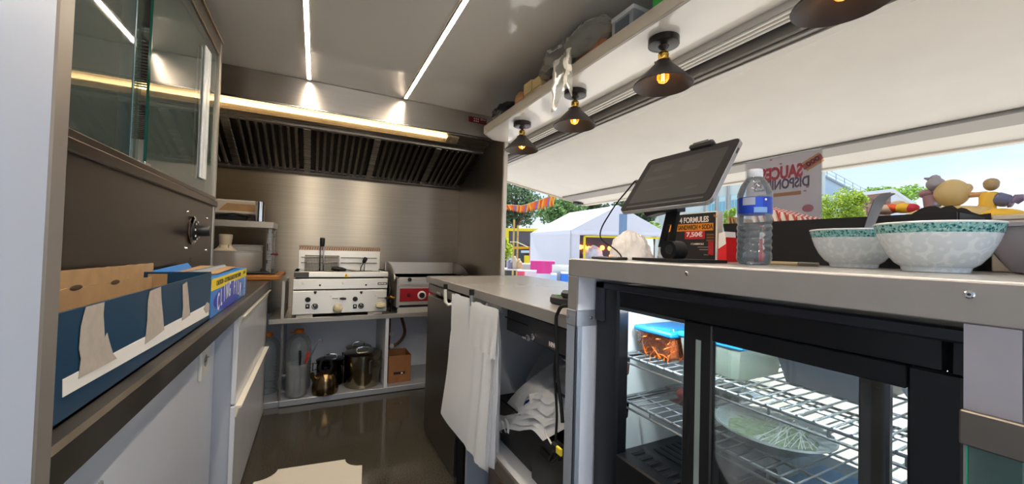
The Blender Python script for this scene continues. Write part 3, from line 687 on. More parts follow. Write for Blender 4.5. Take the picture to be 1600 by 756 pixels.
def fx(u): return onY(u, 450, YF).x
def fz(v, u=530): return onY(u, v, YF).z
FRS = BRUSHED(M('fryer steel', 'd3d0ca', .40, 1, var=.04, vs=5, stretch=(1,1,60)), .7)
fr = thing('gas_fryer', 'stainless double gas fryer with black knobs on the shelf unit', 'fryer', (.19, 3.3, ZS1))
fx0, fx1 = fx(457), fx(605); zb = fz(489); yf2 = 3.53
part('side_case', MB().box(fx0+.008, YF+.03, zb, fx1-.008, yf2, fz(436)-.004), M('dark fryer side', '3a3835', .4, .6), fr)
part('lower_panel', MB().box(fx0, YF+.004, zb, fx1, YF+.03, fz(453.5), .003), FRS, fr)
part('upper_panel', MB().box(fx0+.001, YF+.002, fz(451.5), fx1+.003, YF+.03, fz(435.5), .003), FRS, fr)
zr1, zr0 = fz(424.5), fz(433)
rim = MB(); rim.box(fx0+.004, YF, zr0, fx1+.006, YF+.06, zr1, .004); rim.box(fx0+.004, yf2-.08, zr0, fx1+.006, yf2, zr1, .002); rim.box(fx0+.004, YF+.06, zr0, fx0+.03, yf2-.08, zr1); rim.box(fx1-.02, YF+.06, zr0, fx1+.006, yf2-.08, zr1); rim.box((fx0+fx1)/2-.015, YF+.06, zr0, (fx0+fx1)/2+.015, yf2-.08, zr1)
part('top_rim', rim, FRS, fr)
part('dark_badge', MB().box(fx0+.005, YF-.0015, zr0+.002, fx0+.098, YF+.001, zr1-.002), M('dark grey badge', '55534f', .4, .5), fr)
part('oil', MB().box(fx0+.03, YF+.06, zr0-.03, fx1-.02, yf2-.08, zr1-.012), M('dark oil', '2a1c0c', .08), fr)
b0 = onY(467, 390, 3.46); b1 = onY(594, 391, 3.46); zbt = b0.z
bs_ = part('back_splash', MB().box(b0.x, 3.46, zr1-.01, b1.x, 3.475, zbt, .002), FRS, fr)
cm = MB(); k = 0; xx = b0.x
while xx < b1.x:
    cm.prism([(xx,3.462,zbt),(xx+.010,3.462,zbt),(xx+.016,3.462,zbt+.028),(xx+.008,3.462,zbt+.028)], (0,.012,0)); xx += .0175
part('comb', cm, M('heat tinted steel', '9a6a44', .3, 1, var=.25, vs=30), bs_)
part('comb_bar', MB().box(b0.x, 3.455, zbt+.024, b1.x, 3.478, zbt+.034, .002), M('comb bar steel', 'a58e76', .3, 1), bs_)
for z in (onY(560,403,3.44).z, onY(560,411,3.44).z):
    part('hanging_rod', MB().tube([(b0.x+.02,3.455,z),(b0.x+.03,3.44,z),(b0.x+.27,3.44,z),(b0.x+.28,3.455,z)], .004, 8), STEEL, bs_)
    part('hanging_rod', MB().tube([(onY(533,403,3.44).x,3.455,z),(onY(534,403,3.44).x,3.44,z),(onY(588,403,3.44).x,3.44,z),(onY(589,403,3.44).x,3.455,z)], .004, 8), STEEL, bs_)
tri = [onY(541,426,YF-.002), onY(545,433,YF-.002), onY(537.5,433,YF-.002)]
wt = part('warning_triangle', MB().prism([(p.x,YF-.001,p.z) for p in tri], (0,-.0012,0)), M('warning yellow', 'f0c20a', .4), fr)
cx_ = (tri[0].x); part('flame_mark', MB().prism([(cx_-.004,YF-.0024,tri[1].z+.006),(cx_+.004,YF-.0024,tri[1].z+.006),(cx_,YF-.0024,tri[1].z+.024)], (0,-.0008,0)), BLACK, wt)
def yc(name, u, v, r, d, mat, lab=None, n=20, y=YF+.004):
    p = onY(u, v, y); return part(name, MB().lathe([(0,0),(r,0),(r,d*.6),(r*.85,d),(0,d)], (p.x, y, p.z), n, Matrix.Rotation(math.pi/2,4,'X')), mat, fr, lab)
for u, u2 in ((481,492),(555,564)):
    yc('round_knob', u, 468 if u < 500 else 467, .018, .012, BLACK)
    p = onY(u-.5, 478.5, YF+.004); q_ = part('switch', MB().box(p.x-.013, YF-.004, p.z-.016, p.x+.013, YF+.004, p.z+.016, .002), BLACK, fr)
    part('rocker', MB().box(p.x-.005, YF-.0065, p.z-.002, p.x+.004, YF-.004, p.z+.009), WPLAST, q_)
    k_ = yc('dial', u2, 478.5 if u2 < 500 else 477.5, .021, .016, BLACK)
    p = onY(u2, 478.5 if u2 < 500 else 477.5, YF-.012)
    part('dial_ring', MB().tube([(p.x+.0145*math.cos(a*.2618), YF-.0115, p.z+.0145*math.sin(a*.2618)) for a in range(24)], .0025, 6, True), CHROME, k_)
    part('pointer', MB().box(p.x-.002, YF-.0135, p.z, p.x+.002, YF-.011, p.z+.013), CHROME, k_)
    p = onY(u2+.5, 457.5, YF+.003)
    part('cone_nut', MB().cyl((p.x,YF+.004,p.z+.006),(p.x,YF-.006,p.z-.006),.011,.004,12), M('dark nut', '2a2a2c', .3, .6), fr)
for u, v in ((474,442),(536.5,442)): yc('indicator_lamp', u, v, .010, .005, M('lamp lens', 'd9d3cc', .2), y=YF+.002)
for u, v in ((500,445.5),(572,445)): yc('bolt', u, v, .007, .006, BLACK, y=YF+.002)
for u, v in ((517,462.5),(587.5,461.5)): yc('stud', u, v, .008, .004, M('stud white', 'cfcbc4', .3), y=YF+.004)
p = onY(597.5, 443, YF); part('logo_plate', MB().box(p.x-.034, YF-.0005, p.z-.009, p.x+.034, YF+.002, p.z+.009, .001), M('logo dark', '3b3336', .4), fr)
lg = MB()
for k in range(3): lg.box(p.x-.028+k*.019, YF-.0012, p.z-.004+.002*(k%2), p.x-.012+k*.019, YF-.0004, p.z+.003+.002*(k%2), .0003)
part('logo_mark', lg, M('logo pale', 'dcd4d6', .4), fr)
for i, (u0, u1, v) in enumerate(((519,541,466),(590,612,465))):
    a, b = onY(u0,v,YF-.02), onY(u1,v,YF-.02)
    t_ = part('drain_lever', MB().cyl((a.x,YF-.02,a.z),(lerp(a.x,b.x,.55),YF-.02,b.z),.003,n=8).cyl((lerp(a.x,b.x,.5),YF+.004,b.z),(lerp(a.x,b.x,.5),YF-.026,b.z),.005,n=10), CHROME, fr)
    part('lever_grip', MB().tube([(lerp(a.x,b.x,.5),YF-.02,b.z),(lerp(a.x,b.x,.75),YF-.021,b.z-.001),(b.x,YF-.02,b.z-.003)], [.006,.010,.006], 10), BLACK if i == 0 else M('blackened brass', '2b2418', .3, .7), t_)
    p = onY(528 if i == 0 else 595, 482 if i == 0 else 477, YF-.03)
    part('tap_rag', MB().ball((p.x,YF-.025,p.z),(.030,.026,.030) if i == 0 else (.036,.024,.022),20,14,.25,5,i+3,True), M('cream rag', 'cfc3a4' if i == 0 else 'ddd3c0', .8), fr, 'cream cloth stuffed round the drain tap' if i == 0 else 'white cloth stuffed round the drain tap')
for u0, u1 in ((464,490),(577,599)):
    part('foot', MB().box(fx(u0), YF+.02, ZS1, fx(u1), YF+.09, zb), M('pale foot', 'c9c6c0', .5), fr)
for u0, u1 in ((466,488),(578,598)): part('foot', MB().box(fx(u0), 3.42, ZS1, fx(u1), 3.49, zb), M('pale foot', 'c9c6c0', .5), fr)
# fryer basket
bk = thing('fryer_basket', 'wire fryer basket hung on the fryer splashback, black grip on top', 'basket', (.05, 3.4, zr1))
q0 = onY(477, 399, 3.40); q1 = onY(529, 423, 3.40); bx0, bx1, bz0, bz1 = q0.x, q1.x, q1.z, q0.z
wm = MB()
n = 22
for i in range(n+1):
    xx = lerp(bx0, bx1, i/n)
    for yy in (3.36, 3.43): wm.box(xx-.0009, yy-.0009, bz0, xx+.0009, yy+.0009, bz1)
for j in range(11):
    zz = lerp(bz0, bz1, j/10)
    for yy in (3.36, 3.43): wm.box(bx0, yy-.0009, zz-.0009, bx1, yy+.0009, zz+.0009)
    wm.box(bx0-.0009, 3.36, zz-.0009, bx0+.0009, 3.43, zz+.0009); wm.box(bx1-.0009, 3.36, zz-.0009, bx1+.0009, 3.43, zz+.0009)
part('wire_mesh', wm, M('dark wire', '6a5c4c', .35, 1), bk)
part('rim_wire', MB().tube([(bx0,3.36,bz1),(bx1,3.36,bz1),(bx1,3.43,bz1),(bx0,3.43,bz1)], .003, 6, True).tube([(bx0,3.36,bz0),(bx1,3.36,bz0),(bx1,3.43,bz0),(bx0,3.43,bz0)], .003, 6, True), STEEL, bk)
g0 = onY(503.5, 384, 3.34); gb = onY(501, 423, 3.34)
hx = g0.x
part('handle_rod', MB().tube([(hx-.014,3.345,gb.z+.002),(hx-.012,3.335,g0.z-.02),(hx-.006,3.335,g0.z)], .004, 8).tube([(hx+.014,3.345,gb.z+.002),(hx+.012,3.335,g0.z-.02),(hx+.006,3.335,g0.z)], .004, 8), CHROME, bk)
gt = onY(505, 371.5, 3.34)
part('grip', MB().lathe([(0,g0.z-.005),(.014,g0.z-.005),(.017,g0.z+.01),(.018,gt.z-.008),(.014,gt.z),(0,gt.z)], (hx,3.335,0), 16), BLACK, bk)
# second basket lying in the tank, its grip sticking up
bk2 = thing('fryer_basket', 'fryer basket sunk in the right tank, black grip tilted up', 'basket', (.35, 3.3, zr1))
a = onY(566, 417, 3.30); b = onY(568, 411, 3.30); c = onY(572, 402, 3.30)
part('handle_rod', MB().tube([(a.x-.012,3.30,zr1-.01),(a.x-.010,3.30,a.z),(b.x,3.30,b.z)], .004, 8).tube([(a.x+.014,3.30,zr1-.01),(a.x+.016,3.30,a.z),(b.x+.01,3.30,b.z)], .004, 8), CHROME, bk2)
part('grip', MB().tube([b, lerp(b,c,.3), lerp(b,c,.8), c], [.010,.016,.017,.011], 12), BLACK, bk2)
wm = MB()
for i in range(18): xx = lerp(a.x-.08, a.x+.08, i/17); wm.box(xx-.001, 3.20, zr1-.0105, xx+.001, 3.36, zr1-.0085)
for i in range(18): yy = lerp(3.20, 3.36, i/17); wm.box(a.x-.08, yy-.001, zr1-.0085, a.x+.08, yy+.001, zr1-.0065)
part('wire_mesh', wm, M('dark wire', '6a5c4c', .35, 1), bk2)
a = onY(518, 419, 3.22); b = onY(541, 421.5, 3.22); c = onY(556, 423, 3.25)
sk_ = thing('skimmer', 'skimmer lying over the fryer tank, thick black handle', 'utensil', (b.x, 3.22, zr1))
part('handle', MB().tube([a, lerp(a,b,.2), lerp(a,b,.7), b], [.010,.017,.016,.008], 12), BLACK, sk_)
part('shaft', MB().cyl(b, c, .004, n=8), CHROME, sk_)

# griddle
gd = thing('griddle_plate', 'stainless griddle with a red control panel right of the fryer', 'griddle', (.85, 3.3, ZS1))
gx0 = fx(613); gx1 = 1.195
part('body', MB().box(gx0+.055, YF+.01, ZS1+.06, gx1-.02, 3.52, fz(447,640)), FRS, gd)
part('side_case', MB().box(gx0+.036, YF+.012, ZS1+.045, gx0+.056, 3.5, fz(436,640)), M('light griddle side', 'b9b5ae', .4, .8), gd)
zt3 = fz(433, 640); 
part('cook_plate', MB().box(gx0+.045, YF+.004, fz(447,640), gx1-.015, 3.50, zt3, .003), FRS, gd)
part('steel_front', MB().box(gx0+.05, YF+.0, fz(437,640)-.038, gx1-.02, YF+.012, fz(437,640)+.004, .002), FRS, gd)
zb3 = onY(660, 409.5, 3.50).z; 
part('back_plate', MB().box(gx0+.005, 3.50, zt3-.01, gx1-.03, 3.512, zb3, .002), FRS, gd)
def wing(x0):
    pts = [(x0,3.512,zt3-.02),(x0,3.512,zb3+.002)]
    for i in range(12):
        t = i/11*math.pi/2; pts.append((x0, 3.46-.38*math.sin(t), zt3-.015+(zb3-zt3+.015)*math.cos(t)))
    pts.append((x0, YF+.02, zt3-.03)); return MB().prism(pts, (.008,0,0))
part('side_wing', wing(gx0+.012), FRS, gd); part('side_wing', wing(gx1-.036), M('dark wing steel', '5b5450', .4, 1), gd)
rz0, rz1 = fz(470.5,645), fz(450.5,645)
rpn = part('red_panel', MB().box(gx0+.058, YF-.004, rz0, gx1-.022, YF+.01, rz1, .002), M('dark red enamel', '8e1620', .35), gd)
def gc(name, u, v, r, d, mat, par, y=YF-.004):
    p = onY(u, v, y); return part(name, MB().lathe([(0,0),(r,0),(r,d*.6),(r*.85,d),(0,d)], (p.x, y, p.z), 24, Matrix.Rotation(math.pi/2,4,'X')), mat, par)
gc('button', 639, 461, .013, .010, M('dark red button', '4a0b12', .4), rpn)
gc('dial_ring', 659, 461, .034, .006, M('dial white', 'd8d4d0', .4), rpn)
gc('dial', 659, 461, .022, .022, BLACK, rpn)
gc('knob', 640, 436.5, .015, .02, BLACK, gd, YF)
for dz in (-.012, .012):
    p = onY(671, 461, YF-.0045); part('symbol', MB().prism([(p.x-.008,YF-.0045,p.z+dz-.006),(p.x+.008,YF-.0045,p.z+dz-.006),(p.x,YF-.0045,p.z+dz+.007)], (0,-.0008,0)), wtx, rpn)
part('drawer_gap_shade', MB().box(gx0+.062, YF+.02, fz(480,645), gx1-.026, YF+.03, fz(471.5,645)), M('drawer shadow black', '17171a', .4), gd)  # black strip standing in for shade in the drawer gap
part('base_frame', MB().box(gx0+.046, YF+.006, ZS1+.0, gx1-.02, YF+.03, fz(480.5,645), .002), M('pale griddle base', 'c3c0ba', .4, .5), gd)
for x_ in (gx0+.08, gx1-.1): part('foot', MB().box(x_, 3.42, ZS1, x_+.05, 3.47, ZS1+.06), M('pale foot', 'c9c6c0', .5), gd)
# brass gas tap and hoses between fryer and griddle
gt_ = MB(); xm = (fx1+gx0)/2+.01; pg = onY(607, 465, 3.10)
gt_.tube([(pg.x-.005,3.12,pg.z),(pg.x+.02,3.12,pg.z+.002),(pg.x+.035,3.12,pg.z-.02),(pg.x+.03,3.14,pg.z-.10),(pg.x+.03,3.2,ZS1+.004)], .009, 10)
gt_.tube([(pg.x+.012,3.16,pg.z-.03),(pg.x+.022,3.18,pg.z+.06),(pg.x+.02,3.22,pg.z+.12),(pg.x+.028,3.3,pg.z+.05),(pg.x+.026,3.3,ZS1+.012)], .011, 10)
gh = thing('gas_tap', 'brass gas tap and dark pipes between fryer and griddle', 'tap', (pg.x+.03, 3.2, ZS1))
part('pipe', gt_, M('dark pipe', '1d1c1b', .3, .4), gh)
part('valve', MB().cyl((pg.x+.0,3.10,pg.z),(pg.x+.045,3.10,pg.z-.002),.009,n=8).cyl((pg.x+.012,3.10,pg.z),(pg.x+.022,3.10,pg.z),.014,n=6), BRASS, gh)
part('valve_lever', MB().box(pg.x-.03,3.085,pg.z-.004,pg.x+.015,3.095,pg.z+.004,.002), BLACK, gh)

# ---------------- things on the lower shelf
LZ = .0455
def bigbottle(x, y, hgt, r, lab, z0=LZ):
    t = thing('water_bottle', lab, 'bottle', (x, y, z0), None)
    pr = [(0,0),(r*.9,0),(r,.012)]; z = .02
    while z < hgt*.52: pr += [(r,z),(r*.965,z+.010),(r,z+.020)]; z += .026
    pr += [(r,z),(r,hgt*.68),(r*.93,hgt*.78),(r*.72,hgt*.87),(r*.42,hgt*.925),(r*.30,hgt*.94),(r*.30,hgt*.955)]
    part('body', MB().lathe(pr, (x,y,z0), 28), GLASS('ribbed bottle plastic', 'eef2f5', .06, haze=.26, hazecol='d6dce2'), t, sharp=50)
    part('cap', MB().lathe([(0,hgt*.95),(r*.36,hgt*.95),(r*.36,hgt),(r*.3,hgt+.004),(0,hgt+.004)], (x,y,z0), 20).box(x-r*.75, y-.008, z0+hgt*.952, x-r*.3, y+.008, z0+hgt*.967, .003), M('orange cap', 'd8791a', .4), t)
    return t
pbt = onY(467, 618, 3.30); r5 = .088
ztop = onY(467, 514, 3.30).z
bigbottle(onY(466,560,3.30).x, 3.30, ztop-LZ-.004, r5, 'large clear water bottle, orange cap, behind the glass pitcher')
bigbottle(onY(420,560,3.34).x-.01, 3.34, ztop-LZ-.02, r5, 'second orange-capped water bottle, half seen behind the frosted divider', .0415)
# pitcher with utensils
yp = 3.155; pp_ = onY(463, 600, yp); rp2 = (onY(481,590,yp)-onY(447,590,yp)).length/2; zpt = onY(463, 574, yp).z
pt = thing('glass_pitcher', 'glass pitcher holding utensils in front of the large bottle', 'pitcher', (pp_.x, yp, LZ))
pr = [(0,0),(rp2*.85,0),(rp2*.95,.01)]
for k in range(5): z = .02+k*.022; pr += [(rp2,z),(rp2*.94,z+.011)]
pr += [(rp2*.97,.14),(rp2*1.02,zpt-LZ+.03),(rp2*.99,zpt-LZ+.03),(rp2*.93,.14),(rp2*.88,.012),(0,.010)]
part('body', MB().lathe(pr, (pp_.x,yp,LZ), 28), GLASS('pitcher glass', 'f2f6f7', .03, haze=.24, hazecol='e6eaee', ior=1.8), pt, sharp=50)  # milky share imitates the bright highlights of clear glass
part('handle', MB().tube([(pp_.x-rp2,yp,LZ+.15),(pp_.x-rp2-.03,yp,LZ+.15),(pp_.x-rp2-.045,yp,LZ+.10),(pp_.x-rp2-.03,yp,LZ+.045),(pp_.x-rp2*.9,yp,LZ+.035)], .007, 8), GLASS('pitcher glass', 'f2f6f7', .03, haze=.24, hazecol='e6eaee', ior=1.8), pt)
zz = LZ+.016
def ut(name, lab, p0, p1, r, mat, grip=None, hook=False):
    t = thing(name, lab, 'utensil', p0)
    pts = [V(p0), lerp(V(p0),V(p1),.5), V(p1)]
    if hook: pts += [V(p1)+V((.012,0,.012)), V(p1)+V((.026,0,.008)), V(p1)+V((.028,0,-.006))]
    part('shaft', MB().tube(pts, r, 8), mat, t)
    if grip: part('grip', MB().tube([lerp(V(p0),V(p1),.62), lerp(V(p0),V(p1),.8), V(p1), V(p1)+(V(p1)-V(p0)).normalized()*.008], [.006,.009,.010,.006], 10), grip, t)
    part('bowl', MB().ball((p0[0],p0[1],p0[2]+.012), (.018,.012,.012), 12, 8), mat, t)
a = onY(497, 533, yp+.01)
ut('ladle', 'steel ladle with hooked end leaning right from the pitcher', (pp_.x-.02,yp,zz), (a.x,yp+.01,a.z), .0035, CHROME, None, True)
a = onY(487, 547, yp-.02)
ut('skewer', 'thin steel skewer leaning beside the ladle in the pitcher', (pp_.x+.0,yp-.03,zz), (a.x,yp-.02,a.z), .003, CHROME)
a = onY(469, 549, yp+.03)
ut('spatula', 'black handled spatula standing upright in the pitcher', (pp_.x+.02,yp+.03,zz), (a.x,yp+.03,a.z), .004, CHROME, BLACK)
a = onY(482, 551, yp)
ut('red_spoon', 'spoon with a small red tip in the pitcher', (pp_.x+.01,yp+.01,zz), (a.x,yp,a.z), .0035, CHROME, M('red grip', 'a8261c', .4))
# kettle
yk = 3.15; pk = onY(508, 605, yk); rk_ = (onY(529,595,yk)-onY(487,595,yk)).length/2; zk1 = onY(508, 584, yk).z
kt = thing('kettle', 'bronze-brown steel whistling kettle with a black arched handle', 'kettle', (pk.x, yk, LZ))
KST = M('bronze steel', '7d6a4c', .16, 1)
hk = zk1-LZ+.025
part('body', MB().lathe([(0,0),(rk_*.96,0),(rk_,.012),(rk_*.99,.05),(rk_*.9,hk*.62),(rk_*.68,hk*.86),(rk_*.4,hk*.97),(0,hk)], (pk.x,yk,LZ), 36), KST, kt)
part('lid_knob', MB().lathe([(.022,hk*.96),(.024,hk),(.008,hk+.006),(.012,hk+.02),(0,hk+.024)], (pk.x,yk,LZ), 20), BLACK, kt)
zh = onY(508, 560, yk).z
part('handle', MB().tube([(pk.x-.03,yk,LZ+hk*.92),(pk.x-.042,yk,LZ+hk+.03),(pk.x-.028,yk,zh-.012),(pk.x,yk,zh),(pk.x+.028,yk,zh-.012),(pk.x+.042,yk,LZ+hk+.03),(pk.x+.03,yk,LZ+hk*.92)], .010, 10), BLACK, kt)
part('spout', MB().tube([(pk.x-rk_*.7,yk-.02,LZ+hk*.6),(pk.x-rk_*.95,yk-.03,LZ+hk*.85),(pk.x-rk_*1.02,yk-.035,LZ+hk*1.0)], [.022,.016,.014], 12), KST, kt)
# pots
def pot(x, y, r, z1, lab, mat, n_latch=True):
    h = z1-LZ
    t = thing('stock_pot', lab, 'pot', (x, y, LZ))
    part('body', MB().lathe([(0,0),(r*.97,0),(r,.008),(r,h-.03),(r+.004,h-.028),(r+.004,h-.022),(r-.004,h-.022),(r-.004,.01),(0,.01)], (x,y,LZ), 40), mat, t)
    ld = part('lid', MB().lathe([(r+.007,h-.022),(r+.008,h-.016),(r*.96,h-.010),(r*.6,h-.004),(0,h-.002)], (x,y,LZ), 40), mat, t)
    part('lid_handle', MB().tube([(x-.045,y,LZ+h-.004),(x-.04,y,LZ+h+.018),(x,y,LZ+h+.024),(x+.04,y,LZ+h+.018),(x+.045,y,LZ+h-.004)], .006, 8), CHROME, ld)
    for s in (0, 1):
        an = math.radians(-38 if s == 0 else 142); d = V((math.cos(an), math.sin(an), 0)); e = V((-d.y, d.x, 0)); c = V((x,y,LZ+h*.62))+d*r
        part('side_handle', MB().tube([c-e*.035+V((0,0,.03)), c-e*.035+d*.03+V((0,0,.03)), c-e*.035+d*.032-V((0,0,.03)), c+e*.035+d*.032-V((0,0,.03)), c+e*.035+d*.03+V((0,0,.03)), c+e*.035+V((0,0,.03))], .005, 8), CHROME, t)
    if n_latch:
        an = math.radians(-70); d = V((math.cos(an), math.sin(an), 0)); c = V((x,y,LZ+h*.6))+d*(r+.001)
        part('latch', MB().box(-.012,-.003,-.05,.012,.006,.05,.003, Matrix.Translation(c) @ Matrix.Rotation(an+math.pi/2,4,'Z')), CHROME, t)
    return t
PST = M('stock pot steel', '8f8571', .17, 1, var=.05, vs=4)
yq = 3.24; r_a = (onY(593,580,yq)-onY(537,580,yq)).length/2; x_a = onY(566,580,yq).x
pot(x_a, yq, r_a, onY(566,549,yq-.05).z, 'largest steel stock pot with clip latch, at the shelf divider', PST)
pot(x_a-.01, yq+.222, .092, onY(560,539,yq+.2).z, 'steel stock pot behind the largest pot, only its lid visible', PST, False)
yq2 = 3.33
pot(onY(516,570,yq2).x, yq2, .095, onY(516,559,yq2-.03).z, 'dark steel pot behind the kettle', M('dark pot steel', '3a3833', .2, 1), False)
# cardboard box
ybx = 3.16; a = onY(605, 600, ybx); b = onY(641, 600, ybx); zbt2 = onY(620, 556, ybx).z
kb = thing('cardboard_box', 'open brown cardboard box on the right of the lower shelf', 'box', ((a.x+b.x)/2, 3.25, LZ))
bxx0, bxx1, byy = a.x+.004, b.x, 3.36
part('front_wall', MB().box(bxx0, ybx, LZ, bxx1, ybx+.004, zbt2), CARDD, kb)
part('back_wall', MB().box(bxx0, byy, LZ, bxx1, byy+.004, zbt2+.005), CARDD, kb)
part('left_wall', MB().box(bxx0, ybx+.004, LZ, bxx0+.004, byy, zbt2), CARDD, kb)
part('right_wall', MB().box(bxx1-.004, ybx+.004, LZ, bxx1, byy, zbt2), CARDD, kb)
part('bottom', MB().box(bxx0+.004, ybx+.004, LZ, bxx1-.004, byy, LZ+.004), CARDD, kb)
p = onY(624, 583, ybx)
part('hand_hole', MB().box(p.x-.045, ybx-.001, p.z-.008, p.x+.045, ybx+.0005, p.z+.012, .0003, ), M('dark label', '1d1816', .6), kb)
part('sticker', MB().box(p.x+.012, ybx-.002, p.z-.004, p.x+.026, ybx-.0008, p.z+.006), PAPERW, kb)
part('tape', MB().box(p.x-.03, ybx-.001, LZ+.002, p.x-.005, ybx+.0005, LZ+.045), M('brown tape', '84502a', .4), kb)
# gas hose
hz = thing('gas_hose', 'brown rubber gas hose looping under the shelf behind the cardboard box', 'hose', (xu+.05, 3.45, .3))
P_ = [onY(623,500,3.45), onY(631,508,3.45), onY(632,522,3.45), onY(624,534,3.45), onY(613,541,3.45)]
P_[0].z = .575
sp = []
for i in range(len(P_)-1):
    for k in range(6):
        t = k/6; q0, q1, q2, q3 = P_[max(i-1,0)], P_[i], P_[i+1], P_[min(i+2,len(P_)-1)]
        sp.append(.5*((2*q1)+(q2-q0)*t+(2*q0-5*q1+4*q2-q3)*t*t+(3*q1-q0-3*q2+q3)*t**3))
part('hose', MB().tube(sp+[P_[-1]], .013, 10), M('brown rubber', '5a3b22', .45), hz)
a = onY(609, 500, 3.45); b = onY(608, 548, 3.45)
part('copper_pipe', MB().tube([(a.x,3.45,.575),(a.x,3.45,b.z-.06)], .009, 10), M('copper', '8a5232', .3, 1), hz)
for v in (522, 541):
    p = onY(612, v, 3.44); part('fitting', MB().ball((p.x,3.445,p.z), .021, 14, 10), WPLAST, hz)

# ---------------- white step stool in front
st = thing('step_stool', 'white plastic step stool with cut corners on the dark floor', 'stool', (.03, 1.25, 0))
zs_ = .45
P = [onZ(u, v, zs_) for u, v in ((433,733),(540,717),(548,722),(566,723))]
def arc(c, r, a0, a1, n=7): return [V((c[0]+r*math.cos(math.radians(lerp(a0,a1,i/n))), c[1]+r*math.sin(math.radians(lerp(a0,a1,i/n))), zs_)) for i in range(n+1)]
cxs, cys, hw, hl, ang = -.001, 1.19, .142, .145, -.113
q = .050
out = []
for (sx, sy, a0) in ((1,1,270),(-1,1,360),(-1,-1,90),(1,-1,180)):
    c = (sx*hw, sy*hl); out += arc(c, q, a0, a0-90)
RZ = Matrix.Translation(V((cxs, cys, 0))) @ Matrix.Rotation(ang, 4, 'Z')
out = [RZ @ p for p in out]
part('seat', MB().prism(out, (0,0,-.018)), M('stool plastic', 'aba599', .45, var=.02), st, sharp=25)
for sx in (-1,1):
    for sy in (-1,1):
        pts = [V((sx*(hw-.06), sy*(hl-.05), zs_-.018)), V((sx*(hw-.005), sy*(hl-.0), 0))]
        part('leg', MB().cyl(RZ @ pts[0], RZ @ pts[1], .030, .024, 4), M('stool plastic', 'aba599', .45), st)
# ================================================================== LOWER COUNTER, STEEL FRIDGE, BAGS
XC = .62; ZC1 = .948
lc = thing('low_worktop', 'grey steel topped low worktop beside the serving hatch opening', 'worktop', (.95, 1.6, .9))
part('slab', MB().box(XC, .848, ZC1-.036, XW-.002, 2.365, ZC1, .003), M('pale worktop laminate', 'b3afab', .22, .3, var=.04, vs=6), lc)
part('front_edge', MB().box(XC-.003, .848, ZC1-.037, XC, 2.365, ZC1-.0005, .001), GREYLAM, lc)
fg = thing('steel_fridge', 'dark stainless undercounter fridge below the low worktop end', 'fridge', (.95, 2.05, 0))
FST = M('dark fridge steel', '827b75', .36, 1, var=.06, vs=2, bump=.1, bs=4, stretch=(100,1,100), rvar=.05)
part('body', MB().box(XC+.07, 1.64, .03, 1.25, 2.34, .905), M('fridge side white', 'c7c9cf', .4), fg)
part('door', MB().box(XC+.004, 1.785, .025, XC+.06, 2.345, .838, .004), FST, fg)
part('control_strip', MB().box(XC+.006, 1.785, .855, XC+.06, 2.345, .905, .004), FST, fg)
part('gasket', MB().box(XC+.058, 1.775, .03, XC+.075, 2.335, .9), RUBBER, fg)
part('hinge_side', MB().box(XC+.02, 1.70, .0, XC+.10, 1.775, .9), M('fridge black frame', '0e0e10', .5), fg)
part('toe_kick', MB().box(XC+.012, 1.785, .0, XC+.05, 2.345, .022), M('kick strip', '6c6a68', .4, .5), fg)
p = onX(691, 460, XC+.006)
part('lock', MB().lathe([(0,0),(.008,0),(.008,.008),(0,.010)], (XC+.006,p.y,p.z), 14, Matrix.Rotation(-math.pi/2,4,'Y')), CHROME, fg)
part('badge', MB().box(XC+.004, p.y+.03, p.z-.004, XC+.007, p.y+.10, p.z+.006, .001), M('pale badge', 'b3b0ae', .3, .5), fg)
# open bay: panels and shelf
bay = thing('open_bay_unit', 'white open shelf bay under the low worktop with a steel-edged shelf', 'shelf unit', (.95, 1.2, 0))
part('divider_panel', MB().box(XC+.004, 1.605, 0, 1.25, 1.625, ZC1-.038), M('bay panel white', 'ccd0d9', .4), bay)
part('back_panel', MB().box(1.235, .85, 0, 1.25, 1.605, ZC1-.038), WALLW, bay)
part('shelf', MB().box(XC+.012, .85, .325, 1.235, 1.605, .344), M('bay shelf white', 'd6d8dc', .4), bay)
part('shelf_edge', MB().box(XC, .85, .296, XC+.014, 1.605, .345, .002), M('steel shelf edge', '9b958e', .4, .7), bay)
# cash drawer
cd = thing('cash_drawer', 'black cash drawer with keys hung under the low worktop', 'cash drawer', (.8, 1.08, .82))
cdy0, cdy1, cdx = .885, 1.298, .645
part('case', MB().box(cdx+.006, cdy0, .822, 1.05, cdy1, ZC1-.0375, .002), M('black drawer case', '1b1b1f', .45), cd)
fp = part('front', MB().box(cdx, cdy0+.004, .824, cdx+.006, cdy1-.004, .900, .002), M('dark drawer front', '26262b', .4), cd)
a, b = onX(789,494,cdx), onX(825,508,cdx)
part('cheque_slot', MB().box(cdx-.0006, b.y, a.z-.004, cdx+.002, a.y, a.z+.0), RUBBER, fp)
a, b = onX(845,513,cdx), onX(868,523,cdx)
part('groove', MB().box(cdx-.0005, b.y, a.z-.002, cdx+.002, a.y, a.z+.001), BLACK, fp)
p = onX(834, 526, cdx)
lk = part('lock', MB().lathe([(0,0),(.011,0),(.011,.004),(.008,.006),(0,.006)], (cdx,p.y,p.z), 20, Matrix.Rotation(-math.pi/2,4,'Y')), CHROME, cd)
part('key', MB().box(cdx-.022, p.y-.002, p.z-.006, cdx-.006, p.y+.002, p.z+.006, .001).tube([(cdx-.02,p.y+.005+.012*math.cos(a_),p.z-.004+.009*math.sin(a_)) for a_ in [i*.5236 for i in range(12)]], .0012, 5, True).box(cdx-.02,p.y+.014,p.z-.012,cdx-.017,p.y+.042,p.z-.004,.001), CHROME, lk)
p = onX(863, 539, cdx)
text('logo', 'HPA', .018, wtx, cd, (cdx-.001, p.y, p.z), (0,-1,0), (0,0,1), bold=.0012)
